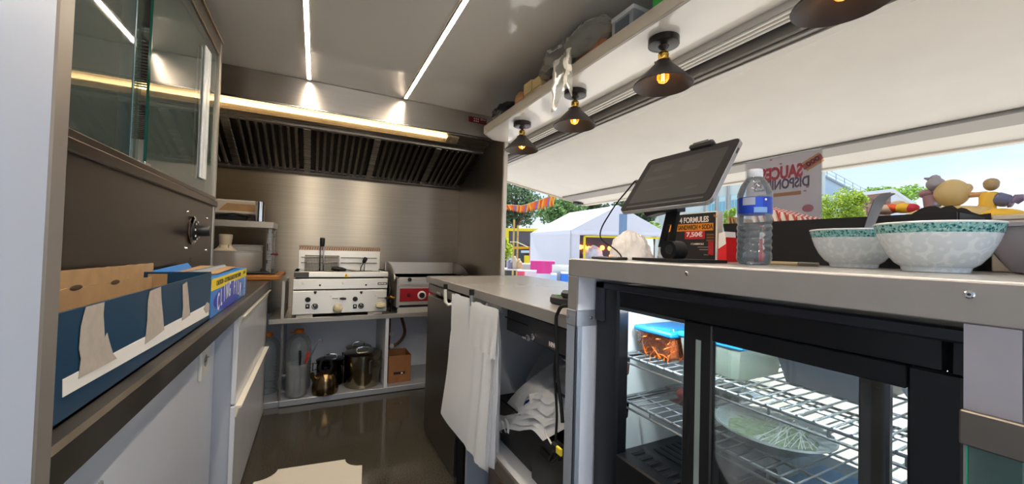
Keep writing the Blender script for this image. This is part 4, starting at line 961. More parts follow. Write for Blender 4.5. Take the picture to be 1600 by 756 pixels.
for i, (u, l) in enumerate(((0,''),)): pass
# bag hooks on a rail and the carrier bags
hr = thing('hook_rail', 'hook rail with two upturned prongs, black tipped, under the worktop edge', 'hook rail', (XC, 1.7, .9))
part('rail', MB().box(XC+.004, 1.30, ZC1-.058, XC+.012, 1.60, ZC1-.040), CHROME, hr)
hk = []
for (u, vt, vb, mt) in ((697,444,474,WPLAST),(738,452,479,M('grey prong','8d8f92',.4,.5))):
    y = onX(u, vt, XC-.03).y; zt_ = onX(u, vt, XC-.03).z; zb_ = onX(u, vb, XC-.03).z-.005; hk.append((y, zt_, zb_))
    g = part('prong', MB().tube([(XC+.012,y-.01,zb_+.02),(XC-.004,y-.01,zb_),(XC-.018,y-.006,zb_-.003),(XC-.03,y,zb_+.012),(XC-.032,y+.002,zt_-.02)], .0085, 10), mt, hr)
    part('cap', MB().cyl((XC-.032,y+.002,zt_-.024),(XC-.0325,y+.002,zt_),.0105,n=12), BLACK, g)
def bag_sheet(k, y0, y1, ya, yb, zt, zs, zb, xo, seed):
    """one vest bag: two handle straps on the prongs, a wide body below; y0 far side, y1 near side"""
    m = MB(); fan = .010*k
    def X(a, z, kk=k):
        low = (zt-z)/(zt-zb)
        pleat = .010*math.sin(a*34+kk)*max(0, a-.5)*2*min(1, low*2.2)
        return xo-kk*.009*(.3+.7*low)+pleat+.010*noise.noise(V((a*2.2, z*5, seed+kk*.6)))*low
    def strap(t0, t1, c0, c1, ztop):
        return lambda a, b: (lambda z, y: V((X((y0-y)/(y0-y1+1e-6), z), y, z)))(lerp(ztop+.004*math.sin(a*9+k), zs-.004, b), lerp(lerp(t0, t1, a), lerp(c0, c1, a), b))
    m.grid(strap(ya[0], ya[1], y0, lerp(y0,y1,.48), ya[2]), 12, 8)
    m.grid(strap(yb[0], yb[1]-fan*.6, lerp(y0,y1,.50), y1-fan*.4, yb[2]), 14, 8)
    def body(a, b):
        z = lerp(zs, zb-.010*((k*2)%3)-.02*a*0, b); yn = y1-fan*(.4+.6*b)
        y = lerp(y0+.006*math.sin(b*5+k), yn, a); return V((X(a, z), y, z))
    m.grid(body, 30, 14)
    return m
t = thing('carrier_bags', 'bundle of white carrier bags hanging by both handles from the two prongs', 'bag', (XC-.03, 1.6, onX(712,640,XC-.03).z))
Yf0 = onX(712, 600, XC-.03).y; Yn0 = onX(768, 640, XC-.05).y
def _yz(u, v): q = onX(u, v, XC-.03); return q.y, q.z
SA = (_yz(710,464)[0], _yz(735,465)[0], _yz(720,463)[1]); SB = (_yz(741,479)[0], _yz(776,479)[0], _yz(757,478)[1])
for k in range(9):
    part('bag_layer', bag_sheet(k, Yf0, Yn0, SA, SB, SA[2], onX(720,520,XC-.03).z, onX(712,640,XC-.03).z, XC-.022, 3.0), BAGW, t, recalc=False, sharp=50)
tg_ = onX(741, 664, XC-.075)
part('paper_tag', MB().box(tg_.x-.001, tg_.y-.03, tg_.z-.012, tg_.x+.001, tg_.y+.03, tg_.z+.010), PAPERW, t)
# pile of bags on the bay shelf, bins
SZ = .3445
t = thing('bag_pile', 'loose pile of white carrier bags draped over the black bin', 'bag', (.85, 1.33, SZ))
PY0, PY1 = 1.46, 1.03
for k in range(8):
    def fn(a, b, k=k):
        # a: far -> near along the counter, b: front edge -> back
        y = lerp(PY0-.012*k, PY1+.012*k, a); fall = max(0, (.45-b)/.45)
        x = lerp(.650+.010*k-.02*math.sin(min(1,b*2.5)*3.14), 1.19, b)
        z = .572+.011*k+.055*b-.165*fall**1.5*max(.12, 1-a*1.05)*(1.2-.06*k)-.03*abs(a-.45)
        return V((x+.008*noise.noise(V((a*6, b*5, k*.9))), y, z+.010*noise.noise(V((a*4, b*4, k*.7+9)))))
    part('bag_layer', MB().grid(fn, 40, 22), BAGW, t, recalc=False, sharp=60)
for k in range(7):
    y = PY0-.04-.030*k; q = .425+.016*k
    part('handle_strap', MB().grid(lambda a, b, y=y, q=q, k=k: V((.652-.004*k+.010*math.sin(b*3+k), y+(a-.5)*.026*(1-.4*b)+.008*math.sin(b*4+k), q-.050*b)), 4, 6), BAGW, t, recalc=False)
upb = part('upright_sheet', MB().grid(lambda a, b: V((lerp(.86,.95,b)+.01*math.sin(a*7), lerp(1.52,.98,a), lerp(.54,.68-.05*a,b))), 14, 6), THINCLOTH('grey milky bag', 'c2c4c8', .4), t, recalc=False)
def bin_(name, lab, x0, x1, y0, y1, z1, cat='bin'):
    t = thing(name, lab, cat, ((x0+x1)/2, (y0+y1)/2, SZ), 'black storage bins')
    tp = .012
    def wall(m, a, b, inn):
        m.prism([a, b, (b[0]+inn[0],b[1]+inn[1],z1),(a[0]+inn[0],a[1]+inn[1],z1)], (.0,.0,.0)); return m
    m = MB()
    P0 = [(x0+tp,y0+tp),(x1-tp,y0+tp),(x1-tp,y1-tp),(x0+tp,y1-tp)]; P1 = [(x0,y0),(x1,y0),(x1,y1),(x0,y1)]
    def ring(P, z, d): 
        cx, cy = (x0+x1)/2, (y0+y1)/2
        return [V((x+(d if x < cx else -d), y+(d if y < cy else -d), z)) for x, y in P]
    R = [ring(P0,SZ,0), ring(P1,z1,0), ring(P1,z1,.005), ring(P0,SZ+.005,.005)]
    vs = [p for r in R for p in r]; fs = [(3,2,1,0),(12,13,14,15)]
    for k in range(3):
        for i in range(4): fs.append((k*4+i,k*4+(i+1)%4,(k+1)*4+(i+1)%4,(k+1)*4+i))
    m.add(vs, fs)
    part('body', m, M('black bin plastic', '19191b', .4), t, recalc=False)
    rm = MB(); rm.tube([V((x,y,z1)) for x, y in P1], .005, 6, True)
    part('rim', rm, M('black bin plastic', '19191b', .4), t)
    return t
q0 = onZ(836, 738, SZ)
bin_('storage_bin', 'black storage bin holding blue bags, farther along the bay shelf', .69, .93, 1.175, 1.45, onX(836,668,.69).z)
bz1 = onX(836,668,.69).z
bin2 = bin_('storage_bin', 'black storage bin with a slot handle under the hanging plug', .675, .90, .90, 1.165, onX(845,690,.68).z+.02)
p = onX(852, 710, .675)
part('slot_handle', MB().box(.672, p.y-.03, p.z-.012, .676, p.y+.03, p.z+.012, .004), RUBBER, bin2)
bl_ = MB().ball((.80, 1.25, bz1-.0), (.10,.05,.075), 24, 16, .2, 6, 4, True)
single('blue_bag', bl_, M('blue plastic bag', '143a7c', .25), 'crumpled shiny blue bag stuffed in the farther black bin', 'bag')
wp = MB().prism([(.72,1.20,bz1-.06),(.78,1.19,bz1-.06),(.78,1.19,bz1+.10),(.70,1.21,bz1+.09)], (.002,.006,0))
wp.prism([(.80,1.18,bz1-.05),(.92,1.18,bz1-.05),(.92,1.175,bz1+.05),(.84,1.18,bz1+.085),(.79,1.185,bz1+.01)], (0,.004,0))
single('paper_sheets', wp, PAPERW, 'white paper sheets sticking up from the farther black bin', 'paper')
# brown pack under the shelf
q = onX(758, 722, .80)
bpk = thing('brown_pack', 'brown paper pack wrapped in clear film under the bay shelf', 'pack', (.85, 1.30, 0))
part('pack', MB().box(.70, 1.08, .0, 1.02, 1.55, .205, .02), M('kraft pack', '9c7458', .6, var=.12, vs=12, bump=.4, bs=25), bpk)
part('film', MB().box(.697, 1.077, .005, 1.023, 1.553, .208, .022), FILM, bpk)
dpk = MB().box(.66, .92, .0, 1.0, 1.06, .20, .01)
single('dark_crate', dpk, M('dark red crate', '3a1c1c', .5), 'dark crate beside the brown pack under the bay shelf', 'crate')
# card terminal
tm = thing('card_terminal', 'black card terminal lying at the end of the low worktop', 'card terminal', (.68, .93, ZC1))
TB = M('terminal black', '222226', .35)
p0 = onZ(868, 474, ZC1)
TM = Matrix.Translation(V((.737, 1.0, ZC1+.001))) @ Matrix.Rotation(math.radians(8), 4, 'Z')
part('body', MB().box(-.038, -.05, 0, .038, .085, .030, .008, TM), TB, tm)
part('head', MB().box(-.040, -.05, .026, .040, .03, .05, .008, TM), TB, tm)
part('screen', MB().box(-.030, -.04, .0495, .030, .02, .051, .001, TM), M('terminal screen', '2e3e38', .15), tm)
part('green_key', MB().box(-.030, .04, .029, -.012, .055, .033, .001, TM), M('green key', '2fae4a', .4), tm)
part('keypad', MB().box(-.030, .058, .029, .030, .078, .032, .001, TM), M('grey keys', '77787c', .5), tm)
# cables down to the plug
cb1 = thing('power_cables', 'black cables running down from the card terminal to a plug', 'cable', (.63, .9, .4))
def curve(pts, n=7):
    r = []
    for i in range(len(pts)-1):
        q0, q1, q2, q3 = [V(pts[max(i-1,0)]), V(pts[i]), V(pts[i+1]), V(pts[min(i+2,len(pts)-1)])]
        for k in range(n):
            t = k/n; r.append(.5*((2*q1)+(q2-q0)*t+(2*q0-5*q1+4*q2-q3)*t*t+(3*q1-q0-3*q2+q3)*t**3))
    return r+[V(pts[-1])]
def px(pts, x): return [onX(u, v, x) for u, v in pts]
part('cable', MB().tube(curve([V((.66,.87,ZC1+.02))]+px([(880,478),(872,488),(869,500),(870,540),(871,585),(876,625),(879,660)], .608)), .0052, 8), RUBBER, cb1)
part('cable', MB().tube(curve(px([(869,545),(866,575),(868,610),(870,650),(868,690)], .612)), .0035, 8), RUBBER, cb1)
part('cable', MB().tube(curve(px([(869,598),(872,612),(884,620)], .65)+[V((.75,.86,.66))]), .004, 8), RUBBER, cb1)
pl = px([(868,690)], .62)[0]
part('plug', MB().box(pl.x-.01, pl.y-.02, pl.z-.05, pl.x+.018, pl.y+.012, pl.z, .006).tube(curve(px([(866,705),(860,718),(864,722),(874,712),(872,700)], .61)), .005, 8), BLACK, cb1)
yp_ = onX(873, 705, .605)
part('cable_tag', MB().box(yp_.x-.004, yp_.y-.014, yp_.z-.008, yp_.x+.004, yp_.y+.010, yp_.z+.012, .002), M('yellow tag', 'e8cf3a', .5), cb1)
part('white_lead', MB().tube(curve(px([(872,702),(863,695),(857,685),(853,678),(851,672)], .64)), .003, 6), WPLAST, cb1)

# ================================================================== HIGH COUNTER
ZH = 1.103; XH = .60; XH1 = 1.55
hc = thing('serving_counter', 'high grey serving counter carrying bottle, bowls and tablet', 'counter', (.95, .1, 1.05))
part('top', MB().box(XH+.002, -.75, ZH-.04, XH1, .846, ZH, .002), M('counter top grey', 'a5a2a0', .3, .2, var=.04, vs=10), hc)
part('apron', MB().box(XH, -.75, 1.058, XH+.02, .847, ZH-.0015, .0015), GREYLAM, hc)
for u, v in ((1073,427),(1515,460)):
    p = onX(u, v, XH)
    s_ = part('screw', MB().lathe([(0,0),(.0042,0),(.0042,.0008),(.003,.0018),(0,.0018)], (XH,p.y,p.z), 16, Matrix.Rotation(-math.pi/2,4,'Y')), CHROME, hc)
    part('recess', MB().cyl((XH-.0012,p.y,p.z),(XH-.0022,p.y,p.z),.0015,n=6), DGREY, s_)
cs = thing('counter_side_panel', 'white upright side panel with grey edge at the end of the high counter', 'panel', (.9, .826, 0))
part('panel', MB().box(XH+.004, .808, 0, 1.25, .845, 1.057, .001), WHITE, cs)
part('edge_profile', MB().box(XH, .8065, .93, XH+.005, .8465, 1.0575, .001), GREYLAM, cs)
part('corner_profile', MB().box(XH-.001, .804, 0, XH+.018, .812, .9305, .001).box(XH-.001, .804, 0, XH+.004, .847, .9305, .001), M('blue grey angle', 'a9b3c2', .35, .3), cs)
bkt = part('bracket', MB().box(XH-.0025, .8035, .9305, XH+.075, .8075, .971, .001).box(XH-.0025, .8035, .9305, XH+.0005, .8475, .971, .001), M('satin bracket', 'a2a7b0', .4, .5), cs)
for p_, rot in (((XH+.045,.8035,.951),Matrix.Rotation(math.pi/2,4,'X')),((XH-.0025,.838,.952),Matrix.Rotation(-math.pi/2,4,'Y'))):
    part('screw', MB().lathe([(0,0),(.0042,0),(.004,.0012),(.0015,.002),(0,.0014)], p_, 14, rot), CHROME, bkt)
# right hand grey panel, steel band and guard glass
rpnl = thing('counter_end_panel', 'grey end panel and steel band at the right photo edge under the counter', 'panel', (.62, .12, 0))
yA = onX(1505, 560, XH).y
part('panel', MB().box(XH+.001, onX(1597,600,XH).y, 0, XH+.03, yA, 1.0575), M('lavender grey panel', '98969f', .5, var=.03, vs=25), rpnl)
part('next_panel', MB().box(XH+.001, -.75, 0.972, XH+.03, onX(1597,600,XH).y-.0008, 1.0575), M('lavender grey panel', '98969f', .5), rpnl)
part('steel_band', MB().box(XH-.008, -.75, .936, XH+.0, yA+.0012, .971, .0015), M('brown steel band', '7a7268', .38, .9, var=.05, vs=12), rpnl)
gp_ = part('guard_glass', MB().box(XH-.006, -.75, .3, XH-.003, yA-.004, .938), GREENGL, rpnl)
part('green_edge', MB().box(XH-.0062, yA-.0045, .3, XH-.0028, yA-.0035, .938), M('bright glass edge', '2fae83', .2), gp_)
# ================================================================== DISPLAY FRIDGE
XR = .66; FY_0, FY_1 = .085, .803; FZ0, FZ1 = .40, 1.046; XBK = 1.225
def fX(u, v, x=XR): return onX(u, v, x)
df = thing('display_fridge', 'black framed glass display fridge with sliding doors under the counter', 'fridge', (.94, .45, FZ0))
pl_ = thing('fridge_plinth', 'white plinth cabinet under the display fridge', 'cabinet', (.94, .45, 0))
part('body', MB().box(XR+.03, FY_0, 0, XBK, FY_1, FZ0-.001), WHITE, pl_)
part('kick_board', MB().box(XR+.02, FY_0, 0, XR+.03, FY_1, .08), GREYLAM, pl_)
# opening of the staff side
oy0 = fX(1440, 640).y; oy1 = fX(965, 520).y; oz1 = fX(966, 480).z; oz0 = fX(962, 706).z-.005
FB = M('satin black frame', '101013', .28, var=.05, vs=10)
frm = MB()
frm.box(XR, oy1, FZ0, XR+.04, FY_1, FZ1-.001, .006); frm.box(XR, FY_0, FZ0, XR+.04, oy0-.02, FZ1-.001, .006)
frm.box(XR+.002, oy0-.02, oz1, XR+.04, oy1, FZ1-.001, .004); frm.box(XR+.002, oy0-.02, FZ0, XR+.04, oy1, oz0, .004)
part('front_frame', frm, FB, df)
part('corner_bezel', MB().box(XR-.004, FY_1-.035, FZ1-.10, XR+.002, FY_1, FZ1, .004).box(XR-.004, FY_0, FZ1-.018, XR+.002, FY_1, FZ1, .004), M('dark bezel', '2b2b33', .3), df)
part('track', MB().box(XR+.004, oy0, oz1-.006, XR+.03, oy1, oz1+.001), M('grey track', '4a4a4e', .4), df)
part('louvre_grille', MB().box(XR-.001, FY_0+.02, FZ0+.01, XR+.003, FY_1-.02, FZ0+.10), BLACK, df)
# double glass top, back glass
part('top_glass', MB().box(XR+.01, FY_0, FZ1-.006, XBK, FY_1, FZ1), GLASS('pale fridge top glass', 'f2f6ee', .05, haze=.25, hazecol='dfe6d2'), df)
part('inner_ceiling', MB().box(XR+.04, FY_0+.02, oz1+.0, XBK-.10, FY_1-.02, oz1+.012), M('inner ceiling grey', 'b9c2bd', .5), df)
LEDC = M('cool fridge light', 'f4fbff', .5, emit='eef6ff', es=20)
part('light_tube', MB().cyl((XR+.06, FY_0+.06, oz1-.008),(XR+.06, FY_1-.06, oz1-.008),.006,n=10), LEDC, df)
WF = M('fridge liner', 'd6e0de', .35)
part('left_liner', MB().box(XR+.03, .775, FZ0+.18, XBK-.01, FY_1-.004, FZ1-.008), WF, df)
part('right_liner', MB().box(XR+.04, FY_0+.004, FZ0+.18, XBK-.01, FY_0+.02, FZ1-.008), WF, df)
part('chrome_edge', MB().box(XR+.03, .770, oz0, XR+.05, .776, oz1), CHROME, df)
part('back_glass', MB().box(XBK-.012, FY_0+.004, FZ0+.14, XBK-.006, FY_1-.004, FZ1-.008), CLEAR, df)
part('back_frame', MB().box(XBK-.014, FY_0, FZ0, XBK, FY_1, FZ0+.14).box(XBK-.014, FY_0, FZ0, XBK, FY_0+.02, FZ1-.006).box(XBK-.014, FY_1-.02, FZ0, XBK, FY_1, FZ1-.006), FB, df)
dz = onY(978, 700, .775).z
DK = M('dark deck steel', '45484a', .28, .9)
dk_ = part('deck', MB().box(XR+.04, FY_0+.02, FZ0+.01, XBK-.014, .775, dz, .004), DK, df)
sl = MB()
for k in range(13): sl.box(XR+.075, .745-k*.026, dz-.001, XR+.115, .735-k*.026, dz+.004, .0012)
part('vent_slots', sl, RUBBER, dk_)
gr = MB()
for k in range(9): gr.box(XR+.15+k*.022, .40, dz-.0005, XR+.158+k*.022, .74, dz+.0015)
part('pressed_ribs', gr, M('rib black', '17181a', .4), dk_)
# shelves
WIRE = M('shelf wire', '9aa0a4', .42, .5)
XA, XZ = .715, 1.17
def wshelf(z, x1):
    s = part('wire_shelf', MB().tube([(XA,FY_0+.03,z),(XA,.768,z),(x1,.768,z),(x1,FY_0+.03,z)], .0035, 8, True), WIRE, df)
    m = MB()
    y = FY_0+.05
    while y < .765: m.tube([(XA-.004,y,z+.003),(x1,y,z+.003)], .0018, 6); y += .0245
    for k in range(4): x_ = lerp(XA+.06, x1-.03, k/3); m.tube([(x_,FY_0+.03,z-.001),(x_,.768,z-.001)], .0028, 6)
    m.tube([(XA,FY_0+.03,z-.016),(XA,.768,z-.016)], .0028, 6); 
    for k in range(8): y = lerp(FY_0+.05,.755,k/7); m.tube([(XA,y,z),(XA,y,z-.016)], .0022, 6)
    part('wires', m, WIRE, s)
    for y in (.7715, FY_0+.0215):
        part('shelf_bracket', MB().box(XA+.01, y-.003, z-.012, XA+.35, y+.003, z-.003).prism([(XA+.005,y-.003,z-.002),(XA+.035,y-.003,z-.002),(XA+.03,y-.003,z-.055),(XA+.016,y-.003,z-.065),(XA+.016,y-.003,z-.035)], (0,.006,0)), CHROME, s)
SH1, SH2 = .860, .748
wshelf(SH1, XZ-.02); wshelf(SH2, XZ)
# sliding doors
def door(name, y0, y1, z0, z1, x, py0, py1, pz0, pz1, lab):
    d = part(name, MB().box(x, py1, z0, x+.014, y1, z1, .003).box(x, y0, z0, x+.014, py0, z1, .003).box(x, py0, pz1, x+.014, py1, z1, .002).box(x, py0, z0, x+.014, py1, pz0, .002), FB, df, lab)
    part('pane', MB().box(x+.005, py0-.002, pz0-.002, x+.009, py1+.002, pz1+.002), CLEAR, d)
    return d
dy1 = fX(1068, 560).y; dpl = fX(1113, 600).y; dpr = fX(1418, 640).y; dy0 = fX(1455, 660).y
d1 = door('sliding_door', oy0-.035, dy1, oz0, oz1+.003, XR-.003, dpr, dpl, oz0+.03, fX(1265,570).z, 'front sliding door')
part('slit_light', MB().box(XR-.0036, fX(1096,600).y, oz0+.04, XR-.002, fX(1088,600).y, oz1-.03), M('grey slit light', '8a9692', .15), d1)  # pale strip standing in for light through the gap between stiles
hp = fX(1076, 665); 
part('finger_groove', MB().ball((XR-.002, hp.y, hp.z), (.003, .007, .06), 14, 12), RUBBER, d1)
iy0 = onX(1340,640,XR+.018).y; iy1 = onX(1389,650,XR+.018).y
j1 = onX(1084,600,XR+.018).y
d2 = door('sliding_door', iy1, j1, oz0, oz1-.002, XR+.018, iy0, j1-.014, oz0+.03, oz1-.02, 'inner sliding door pushed to the right')
p = onX(1362, 602, XR+.018)
part('glint', MB().tube([onX(1343,593,XR+.0175), onX(1376,607,XR+.0175)], .0007, 5), BRASS, d2)  # glint on the stile drawn as a thin brass line

# ------- food inside
def tub(lab, x0, x1, y0, y1, z0, z1, mat, lidm=None, name='food_tub', taper=.008):
    t = thing(name, lab, 'tub', ((x0+x1)/2, (y0+y1)/2, z0))
    P0 = [(x0+taper,y0+taper),(x1-taper,y0+taper),(x1-taper,y1-taper),(x0+taper,y1-taper)]; P1 = [(x0,y0),(x1,y0),(x1,y1),(x0,y1)]
    vs = [(x,y,z0) for x, y in P0]+[(x,y,z1) for x, y in P1]
    fs = [(3,2,1,0)]+[(i,(i+1)%4,4+(i+1)%4,4+i) for i in range(4)]
    part('tub', MB().add(vs, fs), mat, t)
    if lidm: part('lid', MB().box(x0-.006, y0-.006, z1-.003, x1+.006, y1+.006, z1+.010, .004).box(x0+.015, y0+.015, z1+.010, x1-.015, y1-.015, z1+.0115, .001), lidm, t)
    return t
TUBM = GLASS('tub plastic', 'f8faf9', .12, haze=.06, hazecol='dfe6e2', ior=1.3)
BLID = M('blue lid', '0f78b4', .45)
CAR = M('grated carrot', 'f07a22', .6, var=.18, vs=30)
def carrots(t, x0, x1, y0, y1, z0, z1, n, seed):
    rnd = random.Random(seed); m = MB().box(x0, y0, z0, x1, y1, lerp(z0,z1,.8), .006)
    for i in range(n):
        p = V((rnd.uniform(x0,x1), rnd.uniform(y0,y1), rnd.uniform(lerp(z0,z1,.1),z1))); 
        side = rnd.random()
        if side < .4: p.x = x0-.0015
        elif side < .7: p.y = y0-.0015
        else: p.z = lerp(z0,z1,.82)
        d = V((rnd.uniform(-1,1), rnd.uniform(-1,1), rnd.uniform(-1,1)))
        if side < .4: d.x = 0
        elif side < .7: d.y = 0
        else: d.z *= .2
        d = d.normalized()*rnd.uniform(.012,.028)
        m.tube([p-d, p+V((rnd.uniform(-.003,.003),rnd.uniform(-.003,.003),.003)), p+d], .0013, 5)
    part('carrot_shreds', m, CAR, t, stuff=True)
z0 = SH1+.0055
c0 = onZ(989, 568, z0); 
cx0, cy1_ = .745, .757
t1 = tub('tub of grated carrots with a blue lid, upper fridge shelf left', .755, .89, .645, .755, z0, z0+.060, TUBM, BLID)
carrots(t1, .764, .88, .655, .745, z0+.002, z0+.056, 160, 3)
t2 = tub('milky tub with a blue lid behind the fridge door, upper shelf', .775, .93, .49, .635, z0, z0+.066, GLASS('milky tub', 'dfe9e2', .2, haze=.55, hazecol='c8d4c8'), BLID)
part('contents', MB().box(.785, .50, z0+.002, .92, .625, z0+.03, .006), M('pale green salad', 'a8b894', .7, var=.2, vs=40), t2)
t3 = tub('dark grey tray on the upper fridge shelf behind the front pane', .86, 1.06, .31, .47, z0, z0+.062, M('dark tray plastic', '2d3036', .35), None, 'food_tray', .014)
part('inside', MB().box(.875, .325, z0+.02, 1.045, .455, z0+.055), M('dark tray filling', '3c3a38', .6), t3)
t4 = thing('dark_bowl', 'dark round bowl at the right end of the upper fridge shelf', 'bowl', (.86, .19, z0))
part('body', MB().lathe([(0,0),(.045,0),(.06,.01),(.085,.06),(.088,.075),(.085,.075),(.058,.012),(0,.004)], (.86,.19,z0), 32), M('dark bowl grey', '4a4e55', .3), t4)
part('rim', MB().tube([(.86+.0865*math.cos(i*.196), .19+.0865*math.sin(i*.196), z0+.075) for i in range(32)], .0025, 6, True), M('dark bowl rim', '5d6168', .3), t4)
# platter with herbs under film
z2 = SH2+.0055
pc = V((.808, .447, z2))
pt_ = thing('salad_platter', 'grey oval platter of green herbs under stretched cling film', 'platter', tuple(pc))
part('platter', MB().lathe([(0,0),(.05,0),(.062,.006),(.108,.034),(.112,.036),(.110,.039),(.062,.010),(0,.006)], pc, 44, None, .84, .92), M('grey stoneware', '8f979a', .3), pt_)
hb = MB(); rnd = random.Random(5)
for i in range(150):
    a = rnd.uniform(0, 6.28); r = .085*math.sqrt(rnd.random()); p = pc+V((r*math.cos(a)*.82, r*math.sin(a)*.88, .016+.014*rnd.random()))
    d = V((rnd.uniform(-1,1), rnd.uniform(-1,1), rnd.uniform(-.15,.3))).normalized()*rnd.uniform(.012,.03); s_ = d.cross(V((0,0,1))).normalized()*rnd.uniform(.0015,.006)
    hb.add([p-d, p+s_, p+d, p-s_+V((0,0,.002))], [(0,1,2,3)])
part('herbs', hb, M('herb green', '5c7a2a', .6, var=.35, vs=50), pt_, stuff=True, recalc=False)
def film(a, b):
    an = a*6.2832; r = (1-b)*.110; z = .037+.010*math.sin(min(1,b*1.6)*1.57)+.0016*math.sin(an*23)*(1-b)
    return pc+V((r*math.cos(an)*.84, r*math.sin(an)*.92, z))
part('film', MB().grid(film, 92, 8), FILM, pt_, recalc=False)
wr_ = MB()
for i in range(16):
    an = rnd.uniform(-.9, .5); q = pc+V((.02, -.03, .046)); e_ = pc+V((.09*math.cos(an+4.2), .095*math.sin(an+4.2), .039)); wr_.tube([q+V((rnd.uniform(-.03,.03),rnd.uniform(-.02,.02),0)), e_], .0006, 4)
part('film_creases', wr_, GLASS('crease film', 'ffffff', .1, haze=.5), pt_)
# tubs on the deck and lower shelf
t5 = tub('carrot tub with a blue lid on the fridge deck under the platter', .80, .98, .26, .44, dz+.001, dz+.062, TUBM, BLID)
carrots(t5, .81, .97, .27, .43, dz+.004, dz+.055, 60, 9)
t6 = tub('small tub of pink meat on the lower fridge shelf left of the platter', .80, .90, .615, .70, z2, z2+.035, TUBM)
part('meat', MB().ball((.85,.658,z2+.018), (.038,.032,.016), 20, 12, .15, 8, 2, True), M('pink meat', 'b5675f', .5, var=.2, vs=30), t6)
t7 = tub('tub of green leaves at the back of the lower fridge shelf', .95, 1.08, .60, .72, z2, z2+.045, TUBM)
lv = MB()
for i in range(40):
    p = V((rnd.uniform(.965,1.065), rnd.uniform(.615,.705), z2+.005+.04*rnd.random())); d = V((rnd.uniform(-1,1),rnd.uniform(-1,1),rnd.uniform(-.4,.6))).normalized()*.02; s_ = d.cross(V((.3,.2,1))).normalized()*.008
    lv.add([p-d,p+s_,p+d,p-s_], [(0,1,2,3)])
part('leaves', lv, M('salad leaf', '6f8f3f', .6, var=.3, vs=30), t7, stuff=True, recalc=False)
db = thing('dark_container', 'dark lidded container on the fridge deck behind the door stile', 'tub', (.80, .55, dz))
part('body', MB().box(.77, .49, dz+.001, .92, .60, dz+.06, .01), M('container dark', '25272b', .35), db)
part('lid', MB().box(.765, .485, dz+.06, .925, .605, dz+.07, .004), M('container lid', '3a3d42', .3), db)
# ================================================================== ON THE HIGH COUNTER
# tablet on a stand (measured: centre, heading, backward tilt, 25 x 18.5 cm)
yaw, tilt, roll, tw, th_ = -1.530, .65, .024, .25, .190
tcx = V((.759, .644, 1.304))
r_ = V((math.cos(yaw), math.sin(yaw), 0)); f_ = V((-math.sin(yaw), math.cos(yaw), 0)); u_ = V((0,0,math.cos(tilt)))+f_*math.sin(tilt)
R2 = r_*math.cos(roll)+u_*math.sin(roll); U2 = -r_*math.sin(roll)+u_*math.cos(roll)
TF = frame(tcx, R2, U2)
tb = thing('tablet', 'black tablet till tilted on its stand on the serving counter', 'tablet', mat=TF)
TBK = M('tablet black bezel', '1c1a1b', .6, spec=.1)
def rrect(w, h, r, z0, z1, n=6):
    P = []
    for sx, sy, a0 in ((1,1,0),(-1,1,90),(-1,-1,180),(1,-1,270)):
        for i in range(n+1):
            a = math.radians(a0+90*i/n); P.append(V((sx*(w/2-r)+r*math.cos(a), sy*(h/2-r)+r*math.sin(a), z0)))
    return MB().prism(P, (0,0,z1-z0))
part('body', rrect(tw, th_, .014, -.010, .0), M('tablet grey back', '9a9a9c', .35, .5), tb, local=True)
part('bezel', rrect(tw-.004, th_-.004, .012, .0, .0015), TBK, tb, local=True)
scn = part('screen', rrect(tw-.040, th_-.048, .003, .0015, .0019).box(0,0,0,0.0001,.0001,.0001), M('dim dark screen', '2c2b2a', .55, spec=.12), tb, local=True)
part('lower_bar', MB().box(-tw/2+.02, -th_/2+.010, .0015, tw/2-.02, -th_/2+.0155, .0022), M('screen bar', '3a3938', .5, spec=.12), tb, local=True)
for (xx, yy, w_, h_) in ((-.055,.045,.06,.02),(-.05,.01,.08,.015),(.03,.03,.05,.03),(.06,-.045,.03,.008),(-.04,-.03,.07,.006)):
    part('screen_block', MB().box(xx-w_/2, yy-h_/2, .0019, xx+w_/2, yy+h_/2, .0021), M('screen block', '323130', .55, spec=.12), scn, local=True)
part('top_camera', MB().box(-.002, th_/2-.004, -.012, .062, th_/2+.010, .012, .005).box(.01, th_/2+.004, .0121, .05, th_/2+.008, .0125), M('camera bar', '3b3838', .4), tb, local=True)
part('side_button', MB().box(tw/2-.001, .05, -.007, tw/2+.001, .065, -.003), DGREY, tb, local=True)
# stand
sd = thing('tablet_stand', 'black folding tablet stand with a slotted arm on a flat base plate', 'stand', (.78, .655, ZH))
BS = M('stand black', '232223', .4, .2)
pA = onX(1007, 404, .725); 
part('base_plate', MB().prism([(.700,.578,ZH+.001),(.715,.735,ZH+.001),(.86,.735,ZH+.001),(.86,.578,ZH+.001)], (0,0,.007)), BS, sd)
xs = .79
def arm(pts, x0, dx): return [V((x0, onX(u, v, x0).y, onX(u, v, x0).z)) for u, v in pts]
op = arm([(1031,392),(1030,385),(1044,330),(1065,322),(1054,370),(1057,385),(1052,398),(1034,397)], xs, 0)
slot = arm([(1043,381),(1048,355),(1054,351),(1051,378)], xs, 0)
am = MB()
def yz(p): return (p.y, p.z)
